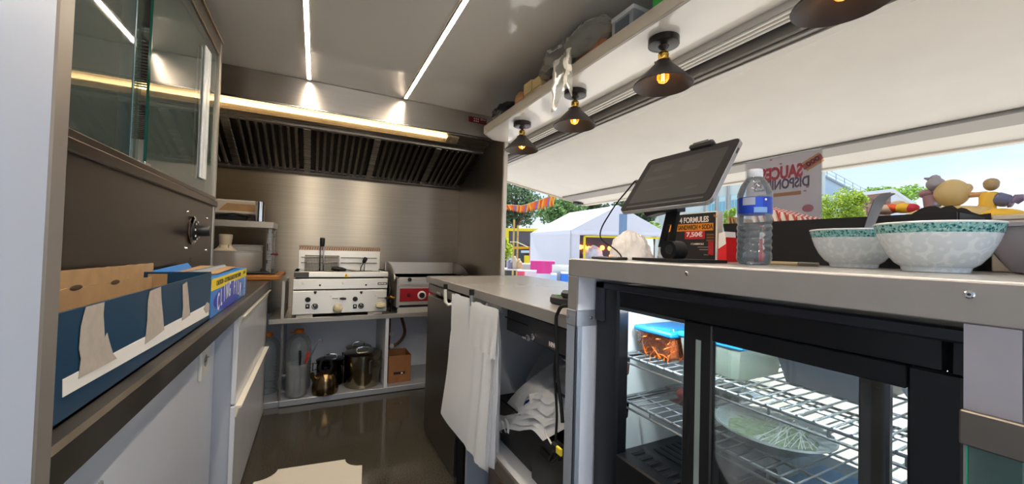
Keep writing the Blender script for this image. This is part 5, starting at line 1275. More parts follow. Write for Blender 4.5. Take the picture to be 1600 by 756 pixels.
# arm with a slot: two side rails plus top and bottom bridges
A = arm([(1028,386),(1041,331)], xs, 0); B = arm([(1049,386),(1059,327)], xs, 0)
def q4(a, b, c, d): am.prism([a,b,c,d], (.010,0,0))
a0, a1, b0, b1 = A[0], A[1], B[0], B[1]
s0, s1 = .17, .62
def mixp(t, s): return lerp(lerp(a0,a1,t), lerp(b0,b1,t), s)
q4(mixp(0,0), mixp(0,1), mixp(s0,1), mixp(s0,0)); q4(mixp(s1,0), mixp(s1,1), mixp(1,1), mixp(1,0))
q4(mixp(s0,0), mixp(s0,.36), mixp(s1,.36), mixp(s1,0)); q4(mixp(s0,.70), mixp(s0,1), mixp(s1,1), mixp(s1,.70))
part('arm', am, BS, sd)
ph_ = onX(1047, 391, xs-.005)
part('hinge', MB().cyl((xs-.012,ph_.y,ph_.z),(xs+.03,ph_.y,ph_.z),.024,n=24), BS, sd)
part('hinge_cap', MB().cyl((xs-.0135,ph_.y-.004,ph_.z+.002),(xs-.012,ph_.y-.004,ph_.z+.002),.012,n=20), M('hinge cap', '39393b', .3), sd)
hp0 = onX(1010, 332, xs); hp1 = onX(1063, 330, xs)
part('head_bracket', MB().prism([V((xs-.012,hp0.y,hp0.z)), V((xs-.012,hp0.y-.012,hp0.z-.012)), V((xs-.012,hp0.y-.05,hp0.z-.006)), V((xs-.012,hp1.y,hp1.z)), V((xs-.012,hp1.y,hp1.z+.03)), V((xs-.012,hp0.y,hp0.z+.03))], (.03,0,0)), BS, sd)
# cable to the tablet's far edge
tcab_ = MB(); tl = TF @ V((-tw/2+.002, .02, -.005))
tcab_.tube(curve([tl, tl+V((.01,.025,.006)), tl+V((.012,.05,-.01)), onX(955,330,.80), onX(938,370,.80), V((.80, .86, ZH+.0)), V((.80,.868,.955))]), .0022, 8)
tcab_.cyl(tl, tl+V((.008,.022,.004)), .004, n=8)
single('tablet_cable', tcab_, RUBBER, 'thin black cable drooping from the tablet to the low worktop', 'cable', loc=(.8,.86,.95))
# water bottle
bp0 = onZ(1178, 414.5, ZH+.001); bx, by = bp0.x, bp0.y; bx, by = .868, .522
wb = thing('water_bottle', 'small clear water bottle with a blue label on the serving counter', 'bottle', (bx, by, ZH))
R_ = .0345; z0 = ZH+.001
pr = [(0,.003),(.020,.003),(.026,.0),(.031,.004),(R_,.014),(R_,.022)]
for k in range(5): zk = .026+k*.0145; pr += [(R_*.985,zk),(R_*.93,zk+.004),(R_*.985,zk+.0085),(R_,zk+.011)]
pr += [(R_*.95,.105),(R_*.965,.112),(R_*.965,.146),(R_,.150),(R_*.985,.158),(R_*.80,.176),(R_*.55,.189),(.0145,.194),(.0135,.198)]
PET = GLASS('bottle plastic', 'f6fafb', .03, haze=.10, hazecol='e9eef2', ior=1.6)  # slight haze painted in for light streaks in the clear plastic
part('body', MB().lathe(pr, (bx,by,z0), 48), PET, wb, sharp=40)
part('water', MB().lathe([(0,.005),(R_*.86,.006),(R_*.90,.03),(R_*.9,.085),(0,.0851)], (bx,by,z0), 32), M('bottle water', 'f2f8fb', 0, trans=1, ior=1.33), wb)
ft = MB()
for k in range(5):
    a = k*1.2566; d = V((math.cos(a), math.sin(a), 0)); ft.tube([V((bx,by,z0+.004))+d*.012, V((bx,by,z0+.002))+d*.026, V((bx,by,z0+.016))+d*.0335], .002, 6)
part('base_ribs', ft, PET, wb)
part('cap', MB().lathe([(0,.193),(.0150,.193),(.0155,.196),(.0150,.209),(.0135,.211),(0,.211)], (bx,by,z0), 28), M('white bottle cap', 'c9ccd4', .4), wb)
part('neck_ring', MB().lathe([(.0135,.188),(.0175,.189),(.0175,.191),(.0135,.192)], (bx,by,z0), 28), PET, wb)
def band(a0, a1, za, zb, r, n=20):
    return MB().grid(lambda a, b: V((bx+r*math.cos(math.radians(lerp(a0,a1,a))), by+r*math.sin(math.radians(lerp(a0,a1,a))), z0+lerp(za,zb,b))), n, 1)
LB = part('label', band(0, 360, .111, .147, R_*.985, 48), M('label deep blue', '1d3fae', .35), wb, recalc=False)
fa = math.degrees(math.atan2(-by, -bx))    # side turned to the room
part('label_block', band(fa-40, fa+2, .129, .1455, R_*1.0), M('label silver', 'a9aec0', .35), LB, recalc=False)
part('label_block', band(fa-2, fa+42, .1125, .124, R_*1.0), M('label pale blue', '7fa6dc', .35), LB, recalc=False)
part('label_block', band(fa+2, fa+26, .124, .1455, R_*1.0), M('label mid blue', '2553c8', .35), LB, recalc=False)
d = V((math.cos(math.radians(fa+36)), math.sin(math.radians(fa+36)), 0))
part('label_mark', MB().ball(V((bx,by,z0+.140))+d*(R_*1.0), (.0022,.0022,.0028), 10, 8), wtx, LB)
# pen
pn = thing('pen', 'beige ballpoint pen lying on the serving counter beside the bottle', 'pen', (1.05,.55,ZH))
pa = V((1.0, .555, ZH+.005)); pb_ = V((.985, .455, ZH+.005))
pa = onZ(1203, 411.5, ZH+.006); s_ = .9/pa.length; 
pa = V((.95, .538, ZH+.005)); pb_ = V((.955, .438, ZH+.005))
part('barrel', MB().tube([pa, lerp(pa,pb_,.62)], .0042, 10), M('pen beige', 'b9a37c', .3), pn)
part('cap', MB().tube([lerp(pa,pb_,.62), lerp(pa,pb_,.66), pb_], [.0042,.0048,.0044], 10), M('pen dark', '6f6557', .3), pn)
part('clip', MB().tube([lerp(pa,pb_,.66)+V((-.005,0,.002)), pb_+V((-.005,0,.002))], .0012, 6), CHROME, pn)
# bowls
POR = M('pale porcelain', 'dfe6e8', .10, var=.05, vs=70, coat=.3)
def pattern_mat():
    m = bpy.data.materials.new('teal flower band'); m.use_nodes = True; t = m.node_tree; b = t.nodes['Principled BSDF']
    tc = N(t,'ShaderNodeTexCoord'); v = N(t,'ShaderNodeTexVoronoi'); v.inputs['Scale'].default_value = 190; t.links.new(tc.outputs['Object'], v.inputs[0])
    n = N(t,'ShaderNodeTexNoise'); n.inputs['Scale'].default_value = 320; t.links.new(tc.outputs['Object'], n.inputs[0])
    r = N(t,'ShaderNodeValToRGB'); t.links.new(v.outputs['Distance'], r.inputs[0])
    r.color_ramp.elements[0].position = .25; r.color_ramp.elements[0].color = hexc('17504f'); r.color_ramp.elements[1].position = .6; r.color_ramp.elements[1].color = hexc('7fb3b0')
    e = r.color_ramp.elements.new(.42); e.color = hexc('3d8a88')
    r2 = N(t,'ShaderNodeValToRGB'); t.links.new(n.outputs[0], r2.inputs[0]); r2.color_ramp.elements[0].position = .58; r2.color_ramp.elements[1].position = .62; r2.color_ramp.elements[1].color = (.7,.7,.7,1)
    mx = N(t,'ShaderNodeMixRGB'); t.links.new(r2.outputs[0], mx.inputs[0]); t.links.new(r.outputs[0], mx.inputs[1]); mx.inputs[2].default_value = hexc('b5d6d2')
    t.links.new(mx.outputs[0], b.inputs['Base Color']); b.inputs['Roughness'].default_value = .12
    return m
def porc_mat():
    m = bpy.data.materials.new('flower embossed porcelain'); m.use_nodes = True; t = m.node_tree; b = t.nodes['Principled BSDF']
    tc = N(t,'ShaderNodeTexCoord'); v = N(t,'ShaderNodeTexVoronoi'); v.inputs['Scale'].default_value = 62; t.links.new(tc.outputs['Object'], v.inputs[0])
    mt = N(t,'ShaderNodeMath'); mt.operation = 'SINE'; ml = N(t,'ShaderNodeMath'); ml.operation = 'MULTIPLY'; ml.inputs[1].default_value = 11
    t.links.new(v.outputs['Distance'], ml.inputs[0]); t.links.new(ml.outputs[0], mt.inputs[0])
    r = N(t,'ShaderNodeValToRGB'); t.links.new(mt.outputs[0], r.inputs[0]); r.color_ramp.elements[0].color = hexc('cfd9de'); r.color_ramp.elements[1].color = hexc('dfe7ea')
    t.links.new(r.outputs[0], b.inputs['Base Color']); b.inputs['Roughness'].default_value = .1; b.inputs['Coat Weight'].default_value = .3
    return m
PBAND = pattern_mat(); PBODY = porc_mat()
def bowl(x, y, lab, s=1.0, z=ZH+.001):
    t = thing('porcelain_bowl', lab, 'bowl', (x,y,z), 'porcelain bowls with teal rims')
    c = (x,y,z); k = .078*s
    prof = [(.0,.004),(.036,.004),(.037,.0),(.040,.0),(.042,.008),(.050,.014),(.060,.028),(.068,.046),(.0735,.064)]
    part('body', MB().lathe([(r*s,h*s) for r, h in prof]+[(.0705*s,.063*s),(.065*s,.046*s),(.056*s,.028*s),(.045*s,.016*s),(.03*s,.012*s),(0,.011*s)], c, 56), PBODY, t)
    part('flower_band', MB().lathe([(.0736*s,.064*s),(.0758*s,.073*s),(.0772*s,.0785*s)], c, 72), PBAND, t, 'teal patterned band below the rim', recalc=False)
    part('rim', MB().lathe([(.0772*s,.0785*s),(.0782*s,.0805*s),(.0772*s,.082*s),(.0752*s,.081*s),(.0725*s,.072*s),(.0703*s,.063*s)], c, 72), POR, t)
    return t
bowl(.938, .260, 'nearer porcelain bowl, teal rim, standing at the counter front')
bowl(1.055, .418, 'farther porcelain bowl with a grey spoon, behind the nearer bowl')
# spoon in the far bowl
sp_ = thing('serving_spoon', 'broad grey metal spoon handle standing in the farther porcelain bowl', 'spoon', (1.05,.42,ZH+.02))
def on_dep(u, v, dpt): return at(u, v, dpt)
e0 = V((1.045,.40,ZH+.018)); e1 = on_dep(1358,355,.86); e2 = on_dep(1374,315,.88); e3 = on_dep(1389,302,.89)
hm = MB()
sw = R = None
side = V((.62,-.55,0)).normalized()*.0125
pts = curve([e0, e1, e2, e3], 6); W_ = [lerp(.45,1.15,i/(len(pts)-1)) for i in range(len(pts))]; W_[-1] = .75
for k in range(2):
    o_ = V((.001,.001,0))*(2*k-1)
    vs = []
    for p, w_ in zip(pts, W_): vs += [p-side*w_+o_, p+side*w_+o_]
    hm.add(vs, [(2*i,2*i+1,2*i+3,2*i+2) for i in range(len(pts)-1)])
part('handle', hm, M('spoon steel', '777a82', .4, .85), sp_, recalc=False)
part('bowl', MB().ball(e0, (.028,.022,.008), 18, 10), M('spoon steel', '777a82', .4, .85), sp_)
# large grey tub at the right edge
tg = thing('grey_tub', 'large round lavender grey tub at the right photo edge behind the bowls', 'tub', (1.13,.12,ZH))
LG = M('lavender grey plastic', '9a97a3', .12, coat=.4)
part('body', MB().lathe([(0,0),(.085,0),(.092,.004),(.110,.036),(.124,.070),(.127,.080),(.122,.078),(.106,.04),(.085,.008),(0,.006)], (1.13,.125,ZH+.001), 56), LG, tg)
part('rim', MB().lathe([(.126,.078),(.132,.079),(.133,.085),(.124,.086),(.120,.080)], (1.13,.125,ZH+.001), 56), LG, tg)
# long black caddy
bcx0, bcx1, bcy0, bcy1 = 1.17, 1.33, .29, .795; bcz = 1.2235
bc = thing('black_caddy', 'long black counter caddy behind the bottle holding bags and napkins', 'caddy', (1.25,.54,ZH))
BKC = M('matt black board', '17171a', .55)
part('front_wall', MB().prism([(bcx0,bcy0,ZH+.001),(bcx0,bcy1-.012,ZH+.001),(bcx0-.012,bcy1,bcz),(bcx0-.012,bcy0,bcz)], (.004,0,0)), BKC, bc)
part('back_wall', MB().box(bcx1-.004, bcy0, ZH+.001, bcx1, bcy1-.004, bcz-.01), BKC, bc)
part('end_wall', MB().prism([(bcx0,bcy1-.012,ZH+.001),(bcx1,bcy1-.012,ZH+.001),(bcx1,bcy1,bcz),(bcx0-.012,bcy1,bcz)], (0,-.004,0)), BKC, bc)
part('near_wall', MB().box(bcx0+.004, bcy0, ZH+.001, bcx1-.004, bcy0+.004, bcz), BKC, bc)
part('floor', MB().box(bcx0+.004, bcy0+.004, ZH+.001, bcx1-.004, bcy1-.02, ZH+.004), BKC, bc)
part('partition', MB().box(bcx0+.004, .50, ZH+.004, bcx1-.004, .504, bcz-.004), BKC, bc)
# striped paper bags in the caddy
for i in range(7):
    y = .765-.022*i
    lab = ['striped paper bag nearest the bottle in the black caddy','second striped paper bag from the bottle','third striped paper bag from the bottle','fourth striped paper bag from the bottle','fifth striped paper bag from the bottle','sixth striped paper bag from the bottle','striped paper bag farthest right in the leaning row'][i]
    t = thing('paper_bag', lab, 'bag', (1.25, y-.02, ZH+.006), 'red striped paper bags in the caddy')
    # leaning sheets: foot at y, head leaning towards the left
    z1 = bcz+.058-.0075*i; ly = -.055+.0*i
    y0_, y1_ = y-.10+.0*i, y-.10-ly
    P = [V((bcx0+.006,y0_,ZH+.006)), V((bcx1-.014,y0_,ZH+.006)), V((bcx1-.014,y1_,z1)), V((bcx0+.006,y1_,z1))]
    part('body', MB().prism(P, (0,.009,.001)), M('bag paper cream', 'e6d8cc', .7), t)
    sm = MB()
    for k in range(5):
        a = .06+k*.19
        sm.prism([lerp(lerp(P[0],P[1],a),lerp(P[3],P[2],a),.3)-V((0,.0006,0)), lerp(lerp(P[0],P[1],a+.09),lerp(P[3],P[2],a+.09),.3)-V((0,.0006,0)), lerp(P[3],P[2],a+.09)-V((0,.0006,0)), lerp(P[3],P[2],a)-V((0,.0006,0))], (0,.0004,0))
    sm.box(P[3].x-.0006, P[3].y+.002, z1-.03, P[3].x, P[3].y+.006, z1)
    part('red_stripes', sm, M('bag stripe red', 'c8493c', .6), t)
# kraft napkins at the left end
for i in range(5):
    y = .775-.016*i
    t = MB(); P = [V((bcx0+.004,y-.012,ZH+.006)), V((bcx1-.01,y-.012,ZH+.006)), V((bcx1-.01,y+.018+.004*i,bcz+.022-.003*i)), V((bcx0+.002,y+.018+.004*i,bcz+.026-.004*i))]
    if i < 5:
        t.prism(P, (0,-.006,-.001))
        single('kraft_sleeve', t, M('kraft tan', 'b08d62', .7, var=.08, vs=30), ['kraft sandwich sleeve leftmost in the black caddy','second kraft sleeve from the caddy left end','third kraft sleeve from the caddy left end','fourth kraft sleeve from the caddy left end','fifth kraft sleeve, beside the striped bags'][i], 'sleeve', 'kraft sleeves in the caddy')
# red carton left of the caddy
rc = thing('red_carton', 'small red and white carton between menu board and black caddy', 'carton', (1.12,.757,ZH))
part('body', MB().prism([(1.10,.742,ZH+.001),(1.10,.772,ZH+.001),(1.10,.770,ZH+.055),(1.10,.744,ZH+.075)], (.05,0,0)), M('carton red', 'd5262a', .4), rc)
part('white_top', MB().prism([(1.099,.745,ZH+.055),(1.099,.769,ZH+.04),(1.099,.768,ZH+.088),(1.099,.748,ZH+.092)], (.05,0,0)), PAPERW, rc)
# display tray on the hatch ledge, toys on it
dt = thing('black_display_tray', 'black display tray on the outer ledge carrying the toys', 'tray', (1.45,.2,ZH))
dzt = 1.222
part('body', MB().box(1.345, -.22, ZH+.001, 1.53, .56, dzt-.006, .004), BKC, dt)
part('top_board', MB().box(1.340, -.225, dzt-.006, 1.535, .565, dzt, .002), BKC, dt)
sc2 = thing('scalloped_card', 'black card with a scalloped top edge leaning before the toys', 'card', (1.335,.35,ZH))
P = [(1410,352),(1412,343),(1425,337),(1440,328),(1452,325.5),(1462,325),(1470,328),(1478,325),(1488,324),(1496,329),(1502,327),(1510,329),(1518,334),(1530,338),(1548,336),(1548,352)]
P = [onX(u, v-3, 1.336) for u, v in P]
for p in (P[0], P[-1]): p.z = dzt-.035
part('card', MB().prism(P, (.003,0,0)), M('card black', '1b1a1c', .5), sc2)
part('card_foot', MB().box(1.336, P[-1].y, ZH+.001, 1.339, P[0].y, dzt-.034), M('card black', '1b1a1c', .5), sc2)
wbx = thing('cream_box_stack', 'cream stacked boxes right of the scalloped card, under the toys', 'box', (1.36,.08,ZH))
zA = onX(1560, 335, 1.26).z
part('box', MB().box(1.275, -.25, ZH+.001, 1.33, onX(1549,340,1.275).y, zA, .002), M('cream stack', 'bdb3a5', .6), wbx)
part('dark_seam', MB().box(1.2745, -.25, zA-.012, 1.276, onX(1549,340,1.275).y, zA-.009), M('seam brown', '6d6258', .6), wbx)
# generic rubber toys (plain stand-ins)
TY = 1.40
def tp(u, v, x=TY): return onX(u, v, x)
YEL = M('muted yellow rubber', 'c4ad78', .45); YEL2 = M('strong yellow rubber', 'e0b23a', .4)
toy = thing('rubber_toy', 'large round yellow rubber toy with a grey peaked hat', 'toy', (TY, tp(1485,330).y, dzt))
c = tp(1487, 302); rr = (tp(1457,302)-tp(1515,302)).length/2
part('round_body', MB().ball(c, (rr*.9, rr, (tp(1487,279).z-tp(1487,322).z)/2), 32, 20), YEL, toy)
c2 = tp(1485, 331); part('broad_base', MB().ball((TY, c2.y, dzt+.012), (.06, (tp(1400,331)-tp(1560,331)).length/2, .026), 32, 16, 0, 8, 0, False, dzt+.0005), YEL, toy)
c3 = tp(1453, 291); c4 = tp(1462, 278)
part('hat', MB().ball(tp(1462,288), (.018,.018,.017), 20, 12).cyl(tp(1461,284), tp(1461,275.5), .013, .009, 14).cyl(tp(1452,280), tp(1444,278.5), .005, .002, 8).cyl(tp(1461,277), tp(1465,273.5), .008,.002,8), M('hat grey', '8f8d97', .5), toy)
part('beak', MB().ball(tp(1447,303), (.013,.014,.011), 18, 12, .1, 6, 3, True).cyl(tp(1452,306), tp(1457,322), .013, .016, 14), M('dusky pink rubber', '8f6f79', .5), toy)
part('wing', MB().ball(tp(1460,319), (.014,.015,.010), 18, 10), M('grey blue rubber', '8d92a6', .5), toy)
part('tail', MB().ball(tp(1512,294), (.009,.009,.011), 16, 10), YEL, toy)
toy2 = thing('rubber_toy', 'small toy figure in yellow top and blue trousers, rightmost', 'toy', (TY, tp(1550,330).y, dzt))
hy_ = (tp(1536,288)-tp(1562,288)).length/2; hz_2 = (tp(1549,279).z-tp(1549,298).z)/2
part('head', MB().ball(tp(1549,288.5), (hy_,hy_,hz_2), 24, 16).ball(tp(1549,286), (hy_*1.03,hy_*1.03,hz_2*.8), 24, 14), M('toy tan', 'a8916b', .5), toy2)
part('torso', MB().tube([tp(1548,300), tp(1546,309), tp(1543,320), tp(1540,330)], [.012,.017,.014,.018], 16), YEL2, toy2)
part('arm', MB().tube([tp(1541,303), tp(1528,304), tp(1516,304.5)], [.007,.006,.007], 10), M('toy skin', 'c99b6a', .5), toy2)
part('trousers', MB().tube([tp(1552,312), tp(1560,311), tp(1572,314), tp(1578,317)], [.012,.016,.015,.011], 16), M('toy blue', '5f6584', .5), toy2)
part('foot', MB().tube([tp(1578,318), tp(1583,319)], [.010,.007], 12).tube([tp(1584,316), tp(1592,309), tp(1600,308)], [.008,.010,.007], 12), M('toy mauve', '7d6f8c', .5), toy2)
part('yellow_base', MB().ball((TY, tp(1560,331).y, dzt+.008), (.05,(tp(1515,331)-tp(1605,331)).length/2,.018), 28, 12, 0, 8, 0, False, dzt+.0005), YEL2, toy2)
toy3 = thing('rubber_toy', 'small orange, yellow and red toy lying at the spoon side', 'toy', (TY, tp(1410,326).y, dzt))
part('orange_part', MB().ball(tp(1396,325.5), (.02,.026,.013), 18, 10), M('toy orange', 'e0582a', .4), toy3)
part('yellow_part', MB().ball(tp(1412,325), (.021,.022,.014), 18, 10), M('toy yellow', 'f0c23a', .4), toy3)
part('red_part', MB().ball(tp(1424,325), (.018,.016,.012), 18, 10), M('toy red', 'c8324a', .4), toy3)
part('cream_part', MB().ball(tp(1384,327.5), (.024,.026,.014), 18, 10).ball(tp(1403,319), (.014,.016,.010), 14, 8), M('toy cream', 'd2b8a0', .5), toy3)
part('dark_cap', MB().ball(tp(1406,318), (.010,.007,.007), 12, 8), BLACK, toy3)
# poster seen from behind: acrylic sheet, lettering reads from outside
PXx = 1.36; pa, pb2 = onX(1167,255,PXx), onX(1284,232,PXx)
py1, py0 = pa.y, pb2.y; pz1 = (pa.z+pb2.z)/2
po = thing('sauces_poster', 'translucent white sauces poster seen from behind on the counter', 'poster', (PXx,(py0+py1)/2,ZH))
PAP = GLASS('poster paper', 'f3eff2', .1, haze=.78, hazecol='dcd5da')
part('sheet', MB().box(PXx-.001, py0, ZH+.03, PXx+.001, py1, pz1), THINCLOTH('poster sheet', 'e9e3e6', .6, .4), po)
part('holder', MB().box(PXx-.004, py0-.004, ZH+.001, PXx-.002, py1+.004, pz1+.002).box(PXx-.03, py0, ZH+.001, PXx+.04, py1, ZH+.004), GLASS('acrylic holder', 'f2f4f4', .03), po)
def ptext(nm, body, mat, uL, uR, v, hpx, bold):
    """mirrored lettering: it reads from the street, we see its back through the sheet"""
    um = (uL+uR)/2; pc_ = onX(um, v, PXx); w_ = abs(onX(uL, v, PXx).y-onX(uR, v, PXx).y); h_ = onX(um, v-hpx/2, PXx).z-onX(um, v+hpx/2, PXx).z
    return text(nm, body, .05, mat, po, (PXx-.0013, pc_.y, pc_.z), (0,1,0), (0,0,1), bold=bold, fit=(w_, h_))
ptext('heading', 'SAUCES', INK('poster red ink', 'f0a8ae'), 1188, 1253, 270, 21, .0022)
ptext('subheading', 'DISPONIBLES', INK('poster grey ink', 'c3bdc9'), 1176, 1262, 288, 16, .0016)
zc = onX(1230, 303, PXx).z
part('orange_bar', MB().box(PXx-.0014, (py0+py1)/2-.06, zc-.006, PXx-.0012, (py0+py1)/2+.075, zc+.006), INK('poster orange ink', 'f3d9c0'), po)
hc2 = V((PXx-.0014, py0+.026, onX(1270,254,PXx).z))
hd_ = MB(); HMx = Matrix.Translation(hc2) @ Matrix.Rotation(math.radians(-28), 4, 'X')
hd_.box(-.0003,-.032,-.008,.0003,.026,.010,0,HMx)
hp_ = part('sausage_picture', hd_, INK('poster sausage ink', 'eac0ba'), po)
hz_ = MB().box(-.0006,-.030,.010,.0,.022,.016,0,HMx).box(-.0006,-.030,-.016,.0,.022,-.008,0,HMx)
part('bun_picture', hz_, INK('poster bun ink', 'f2dcc2'), hp_)
zg = MB()
for k in range(3): zg.tube([HMx @ V((-.0012, -.018+k*.013+.005*math.cos(i*.6283), .002+.006*math.sin(i*.6283))) for i in range(10)], .0012, 5, True)
part('ring_picture', zg, INK('poster grey ink', 'c3bdc9'), hp_)
part('pink_spot', MB().prism([V((PXx-.0014, py0+.035+.016*math.cos(i*.3142), onX(1266,325,PXx).z+.012*math.sin(i*.3142))) for i in range(20)], (.0003,0,0)), INK('poster pink ink', 'f3cfd4'), po)
for (u, v) in ((1176,266),(1258,298),(1262,292),(1205,250),(1220,256)):
    p = onX(u, v, PXx); part('speck', MB().box(PXx-.0014, p.y-.004, p.z-.002, PXx-.0012, p.y+.004, p.z+.002), INK('poster pink ink', 'f3cfd4'), po)
# menu board on the low worktop
MX = 1.225; ma = onX(1121, 332, MX); my0 = .866; my1 = my0+.215; mz1 = 1.272
mb_ = thing('menu_board', 'black printed meal deal board with a 7,50€ price behind the tablet', 'sign', (MX+.02,.97,ZC1))
part('board', MB().box(MX, my0-.004, ZC1+.001, MX+.03, my1+.004, mz1+.004, .001), M('board white edge', 'e6e2dc', .5), mb_)
part('print_field', MB().box(MX-.001, my0+.002, ZC1+.004, MX, my1, mz1), M('print black', '1f1c1d', .5), mb_)
def mt(nm, body, mat, uL, uR, v, hpx, bold=.001, dx=-.0022):
    um = (uL+uR)/2; pc_ = onX(um, v, MX); w_ = abs(onX(uL, v, MX).y-onX(uR, v, MX).y); h_ = onX(um, v-hpx/2, MX).z-onX(um, v+hpx/2, MX).z
    return text(nm, body, .05, mat, mb_, (MX+dx, pc_.y, pc_.z), (0,-1,0), (0,0,1), bold=bold, fit=(w_, h_))
ORG = M('print orange', 'd9861f', .5)
p0, p1 = onX(1052,358,MX), onX(1117,352,MX)
zc = onX(1088, 355, MX).z
part('orange_bar', MB().box(MX-.0016, my0+.010, zc-.013, MX-.001, my1-.002, zc+.013), ORG, mb_)
zc2 = onX(1085, 367, MX).z
part('price_patch', MB().box(MX-.0016, my0+.042, zc2-.015, MX-.001, my0+.125, zc2+.015), M('print red', 'b3202c', .5), mb_)
mt('title', '4 FORMULES', wtx, 1062, 1107, 343.5, 9, .0014)
mt('meal', 'SANDWICH + SODA', M('print ink dark', '2a1a08', .5), 1059, 1113, 355, 7.5, .0009)
mt('price', '7,50€', wtx, 1073, 1098, 366.5, 9, .0014)
mt('small_line', 'L\'CAMBRIOLE', wtx, 1080, 1100, 381, 3, .0004)
for k, (u, v, w_) in enumerate(((1100,386,.05),(1102,390,.045),(1106,398,.03))):
    p = onX(u, v, MX); part('fine_print', MB().box(MX-.0016, p.y-w_/2, p.z-.0015, MX-.001, p.y+w_/2, p.z+.0015), M('print grey', '807a74', .5), mb_)
p = onX(1111, 387, MX); part('can_picture', MB().box(MX-.0016, p.y-.010, p.z-.026, MX-.001, p.y+.010, p.z+.022), M('print red', 'b3202c', .5), mb_)
p = onX(1110, 370, MX)
for dzz in (-.012, -.002, .008): part('burger_picture', MB().box(MX-.0016, p.y-.014, p.z+dzz-.003, MX-.001, p.y+.014, p.z+dzz+.003), M('print brown', '7a4a22', .5), mb_)
p = onX(1055, 385, MX)
part('sandwich_picture', MB().prism([V((MX-.0016, p.y+.045*math.cos(a), p.z+.022*math.sin(a))) for a in [i*.3142 for i in range(20)]], (.0006,0,0)), M('print sandwich', 'c9733a', .5), mb_)
for k in range(3):
    a = .5+k*.5; p = onX(1116, 341, MX)
    part('spark', MB().tube([V((MX-.0014,p.y-.006*math.cos(a),p.z+.006*math.sin(a))),V((MX-.0014,p.y-.014*math.cos(a),p.z+.014*math.sin(a)))], .0012, 5), ORG, mb_)
# crumpled clear wrap behind the stand, white bag on the low worktop
cw = MB().ball(onX(1078,398,1.0)+V((0,0,-.0)), (.035,.055,.05), 22, 14, .3, 7, 6, True, ZC1+.001)
cwv = thing('clear_wrap', 'crumpled clear wrap beside the menu board on the low worktop', 'wrap', (1.0,.9,ZC1))
part('wrap', MB().grid(lambda a, b: cr(V((1.04+.05*math.cos(a*6.28)*(1-b*.75), .915+.055*math.sin(a*6.28)*(1-b*.6), lerp(ZC1+.001, 1.155, b))), .012, 25, 7), 24, 16), GLASS('crumpled clear film', 'eeeae4', .08, haze=.25, hazecol='d8cfc4'), cwv)
bcx, bcy = 1.00, 1.035
wbg = thing('white_bag', 'full crumpled white plastic bag on the low worktop left of tablet stand', 'bag', (bcx,bcy,ZC1))
ztop_ = H+.068*1.38
part('bag_body', MB().ball((bcx,bcy,(ZC1+ztop_)/2-.005), (.074,.074,(ztop_-ZC1)/2-.016), 56, 40, .20, 5, 21, True, ZC1+.0008), M('crinkled white bag', 'e4dfdc', .4), wbg)
# thin flat dark thing on the serving counter
fd_ = MB().box(.655, .72, ZH+.001, .69, .825, ZH+.008, .003)
single('flat_item', fd_, BLACK, 'flat black folder lying at the far end of the serving counter', 'item')
# ================================================================== OUTSIDE
GZ = -.55
GRD = M('pale sunlit ground', 'b6afa3', .9, var=.10, vs=1.2, bump=.2, bs=8)
gm = MB()
gm.box(1.36, -60, GZ-.1, 110, 130, GZ); gm.box(-60, -60, GZ-.1, 1.36, 130, GZ-.001)
struct('ground', gm, GRD)
def gp(p): return V((p.x, p.y, GZ))
# ---- white marquee
TW = THINCLOTH('marquee canvas', 'e9e9ef', .25, .6)
mq = thing('marquee', 'white pitched marquee with a yellow framed opening', 'marquee', tuple(gp(at(900,380,15))))
A = at(892,361,15); B = at(829.5,365.6,18.4); A.z = B.z = 1.95
C_ = at(1042,364,14.6); C_.z = 1.95
ax = (C_-A); D_ = B+ax
apF = (A+C_)/2; apF.z = 2.95; apB = (B+D_)/2; apB.z = 2.95
def sheet(ps, n=1): 
    m = MB(); m.add(ps, [tuple(range(len(ps)))]); nn = (ps[1]-ps[0]).cross(ps[2]-ps[0]).normalized()*.02
    return MB().prism(ps, nn)
part('roof', sheet([A+V((0,0,.0)), apF, apB, B]), TW, mq); part('roof', sheet([C_, apF, apB, D_]), TW, mq)
part('side_wall', sheet([A, B, gp(B), gp(A)]), TW, mq)
part('gable', sheet([A, C_, apF]), TW, mq)
ex = ax.normalized()
e0 = A+ex*.35
part('front_wall', sheet([A, e0, gp(e0), gp(A)]), TW, mq)
part('front_wall', sheet([A+ex*.35+V((0,0,-.02)), C_+V((0,0,-.02)), C_+V((0,0,-.16)), A+ex*.35+V((0,0,-.16))]), TW, mq)
part('valance', MB().prism([A+V((0,0,.03)), C_+V((0,0,.03)), C_+V((0,0,-.12)), A+V((0,0,-.12))], (0,-.03,0)).prism([A+V((0,0,.03)), B+V((0,0,.03)), B+V((0,0,-.12)), A+V((0,0,-.12))], (-.03,0,0)), M('valance white', 'dedee6', .6), mq)
for p in (A, B, C_): part('pole', MB().cyl(gp(p), p, .03, n=10), M('marquee pole', 'b9b9bd', .4, .6), mq)
yf = M('yellow frame', 'e8d021', .5)
f0, f1 = A+ex*.45, A+ex*3.3
part('yellow_frame', MB().prism([f0+V((0,-.06,-.18)), f1+V((0,-.06,-.18)), f1+V((0,-.06,-.24)), f0+V((0,-.06,-.24))], (0,-.03,0)).prism([f0+V((0,-.06,-.18)), f0+ex*.07+V((0,-.06,-.18)), f0+ex*.07+V((0,-.06,-2.4)), f0+V((0,-.06,-2.4))], (0,-.03,0)), yf, mq)
bk_ = (B-A).normalized()
i0, i1 = A+ex*.5+bk_*1.6, A+ex*3.4+bk_*1.6
part('inner_backdrop', MB().prism([i0+V((0,0,-.1)), i1+V((0,0,-.1)), gp(i1), gp(i0)], bk_*.03), M('dark stall inside', '4a4650', .8), mq)
